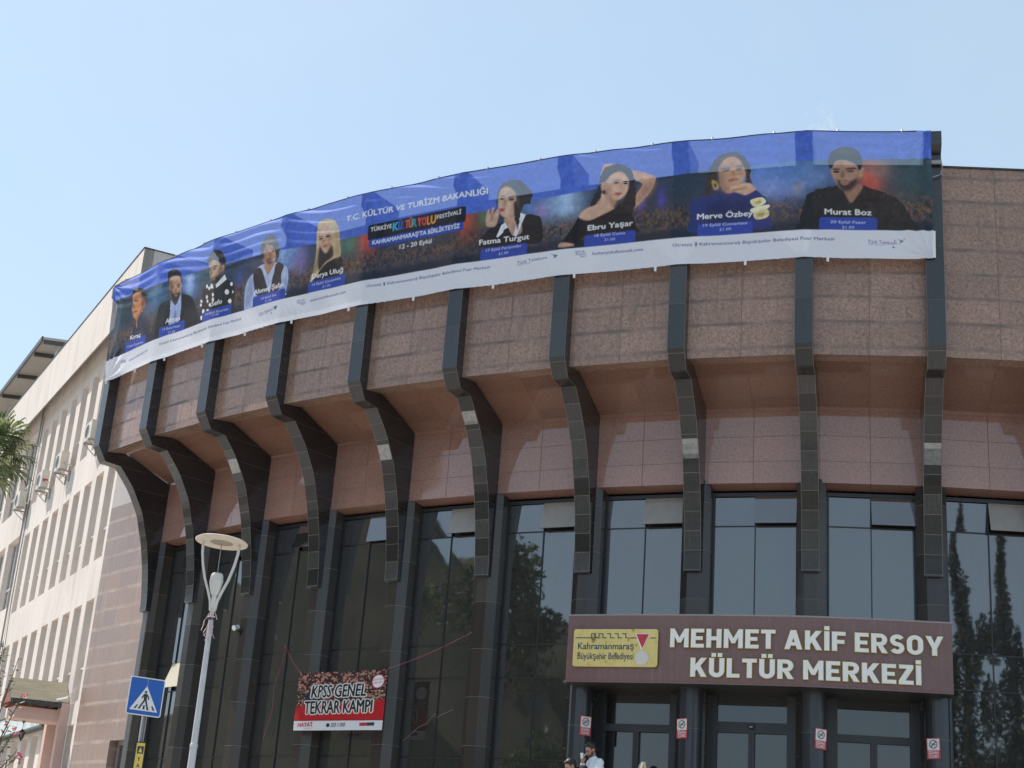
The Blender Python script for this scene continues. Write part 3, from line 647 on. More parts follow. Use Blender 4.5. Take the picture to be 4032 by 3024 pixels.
PRINT_POLYS = """
2a2622,1,0:104,216 120,222 143,218 166,206 178,190 181,178 174,172 159,178 152,194 137,206 118,208 107,202
c98a5e,1,1:111,205 129,209 150,202 160,183 172,176 175,165 164,156 169,150 155,142 149,131 144,115 139,116 138,134 122,147 118,159 110,172 117,180 110,191
8e5236,1,3:151,197 173,175 175,165 164,154 150,140 145,121 140,138 155,153 156,172
5a3424,1,1:114,192 133,189 143,184 127,185
4a2a1e,1,1:122,161 138,159 141,156 123,158
a56a48,1,2:116,180 124,179 125,168 114,170
27324a,1,0:147,135 164,151 185,132 207,106 215,83 205,66 118,77 119,96 127,118 137,124 143,114
1a2233,1,4:181,133 207,106 213,81 196,69 186,99
1d2026,1,0:238,122 250,146 292,150 313,129 332,156 340,154 379,138 393,120 421,69 404,64 229,72 222,93
0f1218,1,5:338,151 373,134 396,97 414,69 351,73 338,76
9fb2da,1,0:294,149 317,130 332,156 337,152 336,88 296,84 297,119
6f82b4,1,3:317,126 327,90 311,86 315,115
b98f74,1,1:277,203 283,209 305,208 328,197 335,179 335,161 327,149 315,140 300,150 290,165 283,182
8a6450,1,4:277,203 288,205 296,179 303,155 300,150 290,165 283,182
201d1c,1,0:272,211 277,226 298,227 322,215 333,196 334,181 325,200 303,209 283,208 280,192
352a26,1,2:286,176 299,165 312,162 331,160 335,156 326,143 315,137 299,147
a5765e,1,1:307,158 317,157 323,154 313,153
2d2320,1,1:287,186 303,183 304,181 289,182
2d2320,1,1:314,182 328,181 330,178 315,179
40302a,1,1:290,181 302,179 302,176 292,178
40302a,1,1:317,177 328,176 328,172 318,174
8e6650,1,2:308,176 313,175 317,164 309,165
24262b,1,0:429,143 457,150 474,135 510,147 537,132 543,109 541,77 539,62 425,63 417,69 423,107 427,126
e6e8ea,1,0:446,146 446,143 444,142 442,142 439,145 438,148 439,151 440,152 443,152 445,149
e6e8ea,1,0:455,140 455,137 453,136 451,136 449,138 448,141 448,144 450,145 452,145 454,142
e6e8ea,1,0:472,120 471,118 470,116 467,117 465,119 464,122 464,125 466,126 468,126 470,123
e6e8ea,1,0:449,120 448,117 447,116 444,116 442,118 441,122 441,124 443,126 445,125 448,123
e6e8ea,1,0:523,117 522,114 519,112 514,113 510,116 508,120 509,123 513,125 517,124 521,121
e6e8ea,1,0:535,133 534,131 532,129 529,130 527,132 525,135 526,137 528,139 531,138 534,136
e6e8ea,1,0:452,109 452,107 450,105 448,106 446,108 445,111 445,113 447,114 449,114 451,112
e6e8ea,1,0:473,109 473,106 471,104 469,105 466,107 465,110 466,113 467,114 470,114 472,112
e6e8ea,1,0:428,114 428,112 426,111 423,112 420,114 419,116 419,119 422,120 424,119 427,117
e6e8ea,1,0:426,106 426,104 424,103 421,103 419,105 418,108 419,110 420,111 423,110 425,109
e6e8ea,1,0:534,93 534,90 531,88 527,89 524,92 522,95 523,98 526,99 530,99 533,96
e6e8ea,1,0:439,88 439,85 436,83 433,84 430,86 429,90 430,93 432,94 435,94 438,91
e6e8ea,1,0:433,73 433,70 431,69 428,69 426,72 425,75 425,78 427,80 430,79 432,77
e6e8ea,1,0:463,98 463,95 461,94 458,95 455,97 454,100 455,102 457,103 460,103 462,101
e6e8ea,1,0:539,114 538,111 537,110 536,111 535,112 534,114 534,117 535,118 537,117 538,116
e6e8ea,1,0:457,86 456,84 453,84 450,84 448,86 447,88 447,90 450,90 453,90 455,88
c2a389,1,1:442,205 457,209 480,199 490,187 500,186 501,174 492,169 489,152 477,146 464,148 456,159 449,175 447,189
8a6a56,1,4:485,189 498,185 500,174 491,167 487,152 476,148 480,172
2a2624,1,0:436,215 446,227 466,231 487,222 501,205 504,184 495,189 488,186 485,195 460,208 444,204
2e2622,1,2:454,164 466,164 481,165 490,169 493,167 489,152 475,144 461,149
a87a66,1,1:459,161 470,161 471,158 461,158
2a201c,1,1:447,191 454,191 455,189 448,188
2a201c,1,1:459,191 474,191 475,188 460,188
392a24,1,1:447,187 454,187 454,183 449,183
392a24,1,1:461,186 472,185 472,182 462,182
8e6a56,1,2:453,185 457,184 459,170 452,171
e2e6f2,0,0:475,144 505,162 512,149 478,135
e2e6f2,0,0:456,151 465,146 468,136 455,139
b7c4ea,1,0:630,156 676,153 701,142 716,132 721,103 715,77 711,69 614,63 593,61 581,66 581,114 591,134 608,143
8d9cc8,1,6:582,101 591,130 606,135 610,95 598,65 586,66
8d9cc8,1,6:694,100 718,104 712,77 694,81
22252c,1,0:607,144 631,149 654,103 665,86 678,148 704,141 699,120 694,87 627,84 609,117
b9c5ea,0,0:631,156 638,156 651,136 673,151 677,152 675,129 661,94 644,127
b08468,1,1:642,156 672,156 673,147 658,129 651,132
c79c82,1,1:634,199 647,206 665,199 676,181 676,165 670,154 655,151 644,157 635,170
95694f,1,4:633,197 642,199 643,175 652,153 643,159 634,170
3c3630,1,0:625,190 627,211 642,223 657,225 674,213 686,189 688,165 680,152 676,176 665,196 644,204 636,196 636,168 628,178
63584e,1,5:631,210 645,220 660,219 670,208 662,206 643,210
4c3830,1,2:646,167 657,168 673,167 675,161 671,166 661,164 669,156 664,152 652,153 648,161
a06a5a,1,1:653,162 666,162 667,159 654,160
3a2a24,1,1:640,190 652,189 653,187 642,188
3a2a24,1,1:660,188 672,188 672,185 662,186
4a362e,1,1:643,186 652,185 652,182 644,183
4a362e,1,1:662,184 671,183 671,180 663,181
96694f,1,2:654,183 658,182 663,171 655,171
15181d,1,0:841,125 870,128 876,113 874,92 809,86 795,88 823,112
d3bd94,1,0:799,204 802,219 817,226 833,223 851,212 860,194 865,167 870,132 851,127 829,119 807,100 795,88 787,85 796,115 800,146 798,180
a58c62,1,6:845,205 861,181 868,135 854,130 855,161
8f7850,1,4:803,150 807,165 811,138 805,113 793,93
2a2320,1,2:809,165 827,144 842,161 850,135 829,122 812,107 807,126
d2a78c,1,1:804,195 811,211 823,214 834,201 840,185 842,166 836,154 826,148 818,153 809,168
b0876c,1,4:834,186 841,182 841,164 833,151 826,150 833,163
5a4030,1,1:805,186 815,187 815,185 806,184
5a4030,1,1:825,187 836,188 836,186 826,184
3a2c28,1,1:806,181 815,182 815,179 808,179
3a2c28,1,1:826,182 835,183 835,180 827,180
b0564e,1,1:817,163 823,164 830,163 826,158 820,159
a87c64,1,2:818,179 821,178 823,169 816,170
17191d,1,0:1220,103 1232,119 1247,130 1272,135 1286,119 1302,102 1322,143 1345,140 1356,131 1360,87 1325,82 1223,90
c59c86,1,1:1277,148 1296,150 1303,138 1312,127 1314,110 1302,104 1286,109 1275,132
e0e2ee,0,0:1276,135 1283,123 1261,105 1258,108 1268,131
e0e2ee,0,0:1307,152 1322,145 1302,101 1296,106
14161a,0,0:1274,120 1283,124 1295,102 1269,100
29292b,1,0:1254,182 1258,206 1269,222 1287,226 1307,221 1320,208 1336,190 1332,167 1317,167 1309,150 1306,121 1299,136 1296,173 1293,199 1280,209 1264,204 1260,186 1257,167
4a4a4c,1,5:1269,218 1287,223 1305,216 1297,210 1279,213
d8b49c,1,1:1259,186 1263,207 1279,212 1295,199 1299,180 1299,163 1292,147 1276,146 1264,156 1260,172
a87f6a,1,5:1290,196 1299,180 1299,163 1292,147 1280,147 1292,159
3a2a26,1,1:1263,195 1274,192 1273,190 1264,193
3a2a26,1,1:1282,189 1296,190 1296,188 1283,186
2c2220,1,1:1263,190 1272,187 1270,184 1264,186
2c2220,1,1:1282,184 1293,185 1293,180 1283,181
b0403f,1,1:1262,165 1269,166 1276,163 1271,159 1265,160
b08670,1,2:1273,184 1277,184 1278,171 1270,171
29292b,1,1:1295,174 1302,173 1306,121 1303,120 1297,149
d3ac96,1,1:1232,144 1235,165 1240,168 1242,157 1247,171 1251,170 1250,156 1257,166 1262,163 1260,144 1253,130 1236,133
9a7460,1,2:1244,155 1249,163 1249,149 1245,139
d3a78e,1,0:1543,210 1565,203 1588,191 1590,184 1580,161 1550,131 1540,136 1555,163 1564,178 1548,191
b18770,1,6:1566,178 1588,184 1580,161 1550,131 1545,135 1559,160
d8ae98,1,0:1478,208 1481,218 1485,230 1509,227 1501,222 1490,220 1482,207
14151a,1,0:1436,125 1456,116 1507,136 1522,142 1545,116 1553,93 1552,81 1448,83 1446,68 1396,67 1411,89 1425,107
d8ae96,1,1:1481,169 1495,165 1512,153 1506,138 1508,135 1484,125 1456,116 1435,126 1449,141 1469,147 1479,159
a97f68,1,4:1494,162 1511,151 1506,138 1500,144
1f1a1a,1,0:1477,207 1487,223 1504,228 1523,225 1540,214 1547,193 1550,167 1551,136 1542,117 1517,134 1525,147 1536,174 1535,194 1521,208 1500,203 1484,186 1481,163 1470,147 1457,146 1466,165 1476,187
33292a,1,5:1490,217 1509,222 1526,216 1510,213
dcb29a,1,1:1488,191 1499,205 1519,210 1533,197 1536,180 1533,166 1525,155 1512,151 1495,165 1488,177
b88c76,1,5:1489,186 1498,179 1505,161 1511,151 1495,164 1488,176
d0a48c,1,1:1479,187 1486,192 1488,178 1482,174
3a2a28,1,1:1503,193 1513,195 1519,192 1513,192
3a2a28,1,1:1525,189 1532,189 1533,187 1526,187
2a2022,1,1:1505,189 1513,190 1516,187 1509,186
2a2022,1,1:1526,185 1533,185 1533,183 1527,182
b05a58,1,1:1507,166 1516,167 1523,165 1517,160 1511,162
c39682,1,2:1519,184 1523,184 1524,173 1518,173
1a2a28,1,0:1484,174 1488,174 1488,167 1485,167
d3a78e,1,1:1396,67 1400,76 1422,72 1426,67
26397e,1,0:1656,124 1661,134 1679,140 1708,143 1711,149 1739,146 1760,138 1779,148 1793,136 1802,127 1808,94 1813,71 1778,68 1662,70 1659,94
1b2a62,1,12:1700,135 1732,127 1768,130 1778,107 1748,82 1701,80 1680,104
3a2c22,1,0:1692,189 1700,211 1715,224 1744,229 1760,217 1771,196 1772,171 1775,159 1765,162 1760,183 1752,209 1736,217 1722,209 1712,190 1709,157 1700,158 1691,144 1680,139 1687,161
6a5846,1,5:1718,219 1739,226 1754,216 1736,220 1723,212 1715,201
cda184,1,1:1712,196 1721,212 1739,218 1754,206 1762,186 1761,172 1752,159 1737,145 1724,147 1716,159 1713,176
9a745c,1,5:1713,193 1721,201 1720,178 1725,155 1737,147 1724,147 1715,159
372822,1,1:1715,195 1732,196 1732,193 1716,193
372822,1,1:1744,198 1758,199 1758,197 1745,196
2c2220,1,1:1721,191 1732,192 1731,189 1722,189
2c2220,1,1:1744,192 1755,194 1755,190 1745,189
b06a60,1,1:1729,170 1739,174 1750,171 1740,167 1733,166
a77c62,1,2:1736,191 1740,190 1744,180 1735,180
d8ac90,1,1:1733,155 1747,161 1768,161 1778,154 1781,147 1763,138 1752,143 1737,147
a98068,1,1:1737,150 1760,153 1763,151 1739,147
c9a860,1,1:1699,172 1709,168 1712,156 1703,154
253058,1,1:1703,166 1707,165 1708,158 1704,158
141619,1,0:1863,83 1875,130 1892,140 1932,149 1947,126 1955,114 1969,142 1974,150 1999,142 2032,127 2052,111 2062,86 2074,71 2087,58 1859,66
202326,1,14:1885,133 1919,139 1939,127 1925,94 1892,89
a87c64,1,1:1945,139 1967,152 1977,147 1967,129 1955,114 1947,128
ba9078,1,1:1919,187 1926,199 1946,200 1967,192 1972,181 1972,166 1966,154 1954,139 1939,141 1930,152 1922,168
8a6450,1,4:1966,188 1972,179 1971,164 1959,144 1953,141 1964,162
b48a70,1,1:1971,181 1979,185 1977,169 1971,165
2e2c2a,1,0:1915,201 1921,217 1943,226 1967,220 1976,203 1975,184 1970,179 1966,190 1947,199 1928,197 1921,182 1916,187
4c4a48,1,5:1924,215 1943,222 1963,216 1950,210
3a2e2a,1,2:1930,162 1939,158 1945,160 1953,157 1967,164 1969,162 1966,153 1954,138 1939,140 1932,151
b08068,1,1:1936,156 1944,158 1953,156 1947,150 1941,150
a06a5c,1,1:1938,155 1951,155 1945,152
2c2220,1,1:1923,182 1935,182 1935,179 1924,179
2c2220,1,1:1947,183 1964,185 1964,181 1948,180
3a2c28,1,1:1925,177 1934,177 1933,174 1926,174
3a2c28,1,1:1949,178 1960,179 1959,175 1950,175
946c56,1,2:1939,178 1943,178 1945,165 1937,165
2c3350,1,0:313,45 313,44 311,43 310,43 308,45 307,46 308,47 309,47 311,47 312,46
2c3350,0,0:308,45 313,44 311,41
dfe2f4,1,0:311,45 311,45 311,45 310,45 309,45 309,46 309,46 310,46 310,46 311,46
2c3350,1,0:995,48 995,47 993,46 992,46 990,47 990,49 990,51 991,51 993,51 995,50
2c3350,0,0:990,48 995,47 993,42
dfe2f4,1,0:994,49 993,48 993,48 992,48 992,48 991,49 991,50 992,50 993,50 993,49
2c3350,1,0:1673,48 1672,46 1671,45 1670,45 1668,46 1668,48 1668,50 1669,51 1671,51 1672,49
2c3350,0,0:1668,47 1672,46 1670,41
dfe2f4,1,0:1671,48 1671,47 1671,47 1670,47 1669,47 1669,48 1669,49 1670,49 1671,49 1671,49
2f7f8a,0,0:680,49 690,51 693,47 687,41
2b4f78,0,0:672,38 677,38 676,35
2f8a8e,0,0:2036,46 2050,42 2041,37 2043,42
2b5f80,0,0:2029,34 2034,31 2030,29
7a4a5a,1,0:2051,47 2051,46 2050,46 2049,46 2049,46 2049,47 2049,48 2049,48 2050,48 2051,47
2b4f78,1,0:2034,43 2034,42 2034,42 2033,42 2032,42 2032,43 2032,44 2033,44 2034,44 2034,44
2f8a8e,0,0:1378,56 1395,51 1386,45 1386,51
e8dcae,1,0:1772,127 1793,131 1801,121 1788,114 1777,115
e8e2c4,1,0:1773,110 1804,116 1805,109 1778,101
e0d29c,1,0:1778,101 1801,108 1807,97 1801,90 1783,88
a88a50,1,2:1781,123 1791,125 1792,120 1783,118
a88a50,1,2:1785,98 1796,101 1798,95 1789,93
"""
PRINT_TEXTS = [["Kıraç",[117,89],[168,86],17,"f2f2f6",1],
["Alişan",[281,93],[339,89],17,"f2f2f6",1],
["Sefo",[465,94],[502,94],17,"f2f2f6",1],
["Ahmet Şafak",[612,91],[711,91],17,"f2f2f6",1],
["Derya Uluğ",[792,92],[879,92],17,"f2f2f6",1],
["Fatma Turgut",[1220,95],[1331,93],17,"f2f2f6",1],
["Ebru Yaşar",[1455,95],[1546,96],17,"f2f2f6",1],
["Merve Özbey",[1672,96],[1776,96],17,"f2f2f6",1],
["Murat Boz",[1908,92],[1992,90],17,"f2f2f6",1],
["12 Eylül Cumartesi",[103,72],[184,67],8,"c9d4f2",1],
["21.00",[134,60],[158,59],8,"c9d4f2",0],
["13 Eylül Pazar",[273,77],[343,73],8,"c9d4f2",1],
["21.00",[296,65],[322,64],8,"c9d4f2",0],
["14 Eylül Pazartesi",[444,76],[525,74],8,"c9d4f2",1],
["21.00",[469,69],[493,68],8,"c9d4f2",0],
["15 Eylül Salı",[639,74],[686,74],8,"c9d4f2",1],
["21.00",[652,65],[673,65],8,"c9d4f2",0],
["16 Eylül Çarşamba",[795,76],[875,77],8,"c9d4f2",1],
["21.00",[824,67],[846,67],8,"c9d4f2",0],
["17 Eylül Perşembe",[1236,79],[1314,79],8,"c9d4f2",1],
["21.00",[1264,69],[1286,69],8,"c9d4f2",0],
["18 Eylül Cuma",[1469,81],[1531,80],8,"c9d4f2",1],
["21.00",[1489,71],[1511,70],8,"c9d4f2",0],
["19 Eylül Cumartesi",[1683,81],[1766,80],8,"c9d4f2",1],
["21.00",[1714,71],[1736,71],8,"c9d4f2",0],
["20 Eylül Pazar",[1918,75],[1982,74],8,"c9d4f2",1],
["21.00",[1939,65],[1961,65],8,"c9d4f2",0],
["T.C. KÜLTÜR VE TURİZM BAKANLIĞI",[882,205],[1234,204],20,"f4f6fb",1],
["TÜRKİYE",[950,169],[1003,168],14,"f0f0f2",1],
["FESTİVALİ",[1117,168],[1175,169],13,"f0f0f2",1],
["KAHRAMANMARAŞ'TA BİRLİKTEYİZ",[956,139],[1173,139],14,"eef2fb",1],
["12 - 20 Eylül",[1026,118],[1105,118],14,"f0f0f4",1],
["K",[1007,161],[1020,161],25,"35b6d8",2],
["Ü",[1021,161],[1029,161],25,"2f7fd0",2],
["L",[1030,161],[1037,161],25,"31479c",2],
["T",[1038,161],[1046,161],25,"e2503c",2],
["Ü",[1047,161],[1055,161],25,"ee7a3a",2],
["R",[1056,161],[1066,161],25,"2aa0a8",2],
["Y",[1069,161],[1078,160],25,"ef5a48",2],
["O",[1080,160],[1090,160],25,"e8483e",2],
["L",[1093,160],[1100,160],25,"f08a3a",2],
["U",[1102,160],[1114,160],25,"f3a63a",2],
["Ücretsiz",[260,44],[302,43],9,"2c3350",1],
["Kahramanmaraş Büyükşehir Belediyesi Fuar Merkezi",[318,42],[574,42],9,"2c3350",1],
["Ücretsiz",[947,46],[985,45],9,"2c3350",1],
["Kahramanmaraş Büyükşehir Belediyesi Fuar Merkezi",[1000,45],[1246,44],9,"2c3350",1],
["Ücretsiz",[1626,45],[1663,44],9,"2c3350",1],
["Kahramanmaraş Büyükşehir Belediyesi Fuar Merkezi",[1677,44],[1925,42],9,"2c3350",1],
["kulturyolufestivali.com",[117,36],[208,41],9,"2c3350",1],
["kulturyolufestivali.com",[792,42],[891,44],9,"2c3350",1],
["kulturyolufestivali.com",[1466,45],[1567,44],9,"2c3350",1],
["Türk Telekom",[634,39],[680,42],10,"2c3560",0],
["Türk Telekom",[1306,44],[1371,47],10,"2c3560",0],
["Türk Telekom",[1985,38],[2036,36],10,"2c3560",0],
["Değerli Hissettirir",[634,38],[661,39],3,"2c3560",0],
["Değerli Hissettirir",[1306,42],[1337,43],3,"2c3560",0],
["Değerli Hissettirir",[1986,35],[2016,34],3,"2c3560",0],
["Şehirde",[75,44],[98,43],6.5,"3a3f58",1],
["Festival",[77,41],[102,40],6.5,"3a3f58",1],
["Var!",[89,38],[103,37],6.5,"3a3f58",1],
["Şehirde",[751,48],[774,48],6.5,"3a3f58",1],
["Festival",[754,43],[777,43],6.5,"3a3f58",1],
["Var!",[764,39],[778,39],6.5,"3a3f58",1],
["Şehirde",[1430,52],[1450,52],6.5,"3a3f58",1],
["Festival",[1432,47],[1452,47],6.5,"3a3f58",1],
["Var!",[1441,42],[1453,41],6.5,"3a3f58",1]]
PRINT_BLOBS = [[71,174,50,60,"1d3a46",0.8],[229,177,60,55,"3f74a0",0.8],[368,167,45,65,"5f8fd8",0.9],[370,180,20,50,"b4ccf2",0.7],[433,165,40,40,"2f5a60",0.7],[556,137,15,30,"3a4fb0",0.7],[721,152,40,60,"7fa6e0",0.9],[751,135,30,40,"8f7fb8",0.8],[709,170,40,45,"8fb4ea",0.9],[742,152,30,30,"7a70b0",0.7],[893,154,30,35,"5a9a60",0.7],[878,151,25,40,"3a6a70",0.7],[943,149,28,40,"d8583a",0.9],[1188,148,25,45,"dc5a3c",0.9],[1207,145,30,40,"7a4a3a",0.6],[1227,157,20,25,"6a8a5a",0.6],[1322,170,35,45,"5a86c8",0.8],[1356,151,40,40,"6f8ed0",0.9],[1406,156,45,55,"a8c6ee",0.95],[1356,145,16,20,"b08ac0",0.8],[1561,137,12,25,"5a4fb8",0.7],[1602,142,10,25,"5a4fc8",0.7],[1788,175,50,55,"6a92d8",0.9],[1829,170,90,55,"5f8ad6",0.95],[1816,148,70,30,"9aa6de",0.7],[1862,148,14,18,"d0b890",0.7],[1854,176,50,50,"5a86cc",0.8],[1888,178,60,50,"4f74a8",0.7],[1895,170,40,40,"7a9acc",0.5],[1993,161,32,42,"e8583a",0.95],[2003,183,30,25,"b09a90",0.5],[2059,159,90,60,"34514e",0.7]]
TABS = [1.55, 2.89, 4.42, 5.93, 7.41, 9.04, 10.68, 12.55, 14.3, 15.92, 17.63, 19.13, 20.99]
# ---------------------------------------------------------------- festival banner: print as per-vertex colour on a 1 cm cloth mesh
def srgb(h):
    c = np.array([int(h[i:i+2], 16) for i in (0, 2, 4)])/255.0
    return np.where(c <= .04045, c/12.92, ((c+.055)/1.055)**2.4)
class Print:
    """colours on a regular grid, addressed in print units"""
    def __init__(s, x0, x1, y0, y1, step):
        s.x0, s.y0, s.st = x0, y0, step; s.nx = int(round((x1-x0)/step))+1; s.ny = int(round((y1-y0)/step))+1
        s.xs = x0+np.arange(s.nx)*step; s.ys = y0+np.arange(s.ny)*step; s.a = np.zeros((s.ny, s.nx, 3))
    def mask(s, E, pad=0, ss=3):
        """coverage of the even-odd region bounded by edges E (n,4)"""
        lo = np.minimum(E[:, :2].min(0), E[:, 2:].min(0)); hi = np.maximum(E[:, :2].max(0), E[:, 2:].max(0))
        i0 = max(0, int((lo[0]-s.x0)/s.st)-1-pad); i1 = min(s.nx, int((hi[0]-s.x0)/s.st)+3+pad)
        j0 = max(0, int((lo[1]-s.y0)/s.st)-1-pad); j1 = min(s.ny, int((hi[1]-s.y0)/s.st)+3+pad)
        if i1 <= i0 or j1 <= j0: return None
        out = np.zeros((j1-j0, i1-i0)); X = s.xs[i0:i1]
        for b in range(ss):
            for jj in range(j0, j1):
                y = s.ys[jj] + ((b+.5)/ss-.5)*s.st
                k = (E[:, 1] > y) != (E[:, 3] > y)
                if not k.any(): continue
                e = E[k]; xc = np.sort(e[:, 0] + (y-e[:, 1])*(e[:, 2]-e[:, 0])/(e[:, 3]-e[:, 1]))
                for a, c in zip(xc[::2], xc[1::2]):
                    out[jj-j0] += np.clip((c-X)/s.st+.5, 0, 1) - np.clip((a-X)/s.st+.5, 0, 1)
        return np.clip(out/ss, 0, 1), i0, i1, j0, j1
    def over(s, mk, col, al=1.0, blur=0):
        if mk is None: return
        m, i0, i1, j0, j1 = mk
        if blur:
            for ax in (0, 1):
                for _ in range(2):
                    k = 2*blur+1; p = np.pad(m, [(blur+1, blur) if q == ax else (0, 0) for q in (0, 1)]); cs = np.cumsum(p, ax)
                    m = (np.take(cs, range(k, cs.shape[ax]), ax) - np.take(cs, range(0, cs.shape[ax]-k), ax))/k
        m = (m*al)[..., None]; s.a[j0:j1, i0:i1] = s.a[j0:j1, i0:i1]*(1-m) + np.asarray(col)*m
    def poly(s, pts, col, smooth=True, blur=0, al=1.0):
        P = np.array(pts, float)
        if smooth and len(P) > 3:
            q = []
            for i in range(len(P)):
                p0, p1, p2, p3 = P[i-1], P[i], P[(i+1) % len(P)], P[(i+2) % len(P)]
                for t in (0, .25, .5, .75):
                    q.append(.5*((2*p1)+(-p0+p2)*t+(2*p0-5*p1+4*p2-p3)*t*t+(-p0+3*p1-3*p2+p3)*t**3))
            P = np.array(q)
        s.over(s.mask(np.hstack([P, np.roll(P, -1, 0)]), pad=blur*2+2 if blur else 0), col, al, blur)
    def text(s, body, x0, y0, x1, y1, cap, col, weight=1, outline=None, shear=0.0):
        bm = edges_of_text(body, 0, 2, shear)
        a, b, _, _ = text_bm_bounds(bm); E = []
        for e in bm.edges:
            if len(e.link_faces) == 1: E.append([*e.verts[0].co.xy, *e.verts[1].co.xy])
        bm.free()
        if not E: return
        E = np.array(E); sx = (x1-x0)/(b-a); sy = cap/CAP; f = lambda X, Y: (x0+(X-a)*sx, y0+Y*sy+(y1-y0)*(X-a)/(b-a))
        E = np.stack([*f(E[:, 0], E[:, 1]), *f(E[:, 2], E[:, 3])], 1)
        if outline:
            mk = s.mask(E, pad=int(outline[1]/s.st)+2); m = mk[0].copy(); r = max(1, int(round(outline[1]/s.st)))
            for dy in range(-r, r+1):
                for dx in range(-r, r+1):
                    if dx*dx+dy*dy <= r*r+.5: m = np.maximum(m, np.roll(np.roll(mk[0], dy, 0), dx, 1))
            s.over((m, *mk[1:]), outline[0])
        mk = s.mask(E, pad=2)
        if weight:      # heavier stroke: blend towards the one-cell dilation
            k = min(1.0, (0, .035, .075)[weight]*cap/s.st); m = mk[0]; dl = m.copy()
            for _ in range(1):
                m_ = dl.copy()
                for dy, dx in ((0, 1), (0, -1), (1, 0), (-1, 0)): dl = np.maximum(dl, np.roll(np.roll(m_, dy, 0), dx, 1))
            mk = (m*(1-k)+dl*k, *mk[1:])
        s.over(mk, col)
def vnoise(X, Y, sc, seed):
    r = np.random.RandomState(seed); T = r.rand(256, 256); x, y = X/sc, Y/sc; i, j = np.floor(x).astype(int), np.floor(y).astype(int); u, v = x-i, y-j
    u, v = u*u*(3-2*u), v*v*(3-2*v); g = lambda a, b: T[b % 256, a % 256]
    return (g(i, j)*(1-u)+g(i+1, j)*u)*(1-v)+(g(i, j+1)*(1-u)+g(i+1, j+1)*u)*v

PR = Print(-3, 2101, 9, 260, 1.0)
X, Y = np.meshgrid(PR.xs, PR.ys)
bx = [-50, 50, 493, 915, 1245, 1340, 1550, 1780, 1980, 2110]; by = [215, 214, 189, 165, 166, 172, 185, 197, 201, 203]
edge = np.interp(X, bx, by)
base = np.array(srgb('2a3d48'))[None, None]*np.ones((*X.shape, 3))
k = vnoise(X, Y, 130, 1)[..., None]; base = base*(1-k*.6) + srgb('2c4570')*k*.6
PR.a = base.copy()
for x, y, r1, r2, col, al in PRINT_BLOBS:
    d = ((X-x)/(r1*.75))**2+((Y-y)/(r2*.75))**2; m = (np.exp(-d*.9)*al*(.75+.5*vnoise(X, Y, 14, int(x)+3)))[..., None].clip(0, 1)
    PR.a = PR.a*(1-m)+srgb(col)*m
n1, n2 = vnoise(X, Y, 9, 5), vnoise(X, Y, 4.5, 6); hz = np.exp(-((Y-103)/24)**2)*(.55+.7*vnoise(X, Y, 70, 9))
m = (hz*.75*(.6+.4*n1))[..., None].clip(0, 1); PR.a = PR.a*(1-m)+srgb('4a3a30')*m
for sc_, th_, col, al, sd_ in ((6, .50, '7a5a40', .65, 15), (3.2, .56, 'a07c5a', .40, 16), (4.2, .60, '241f20', .7, 17)):      # arms and heads of the crowd
    m = (np.clip((vnoise(X+2*vnoise(X, Y, 5, sd_+9), Y*.8, sc_, sd_)-th_)*6, 0, 1)*hz*al)[..., None].clip(0, 1); PR.a = PR.a*(1-m)+srgb(col)*m
m = np.clip((84-Y)/12, 0, 1)[..., None]*.8; PR.a = PR.a*(1-m)+srgb('1b2436')*m
m = np.clip((Y-edge)+.5, 0, 1)[..., None]; bl = srgb('5274dc')*(1-.18*vnoise(X, Y, 200, 4)[..., None]); PR.a = PR.a*(1-m)+bl*m
jr = random.Random(8); HAIR = []; STRANDS = (.6*vnoise(X+.4*Y, Y, 3, 71)*vnoise(X, Y, 12, 72)+.5*vnoise(X-.3*Y, Y*.35, 2.2, 73))[..., None]
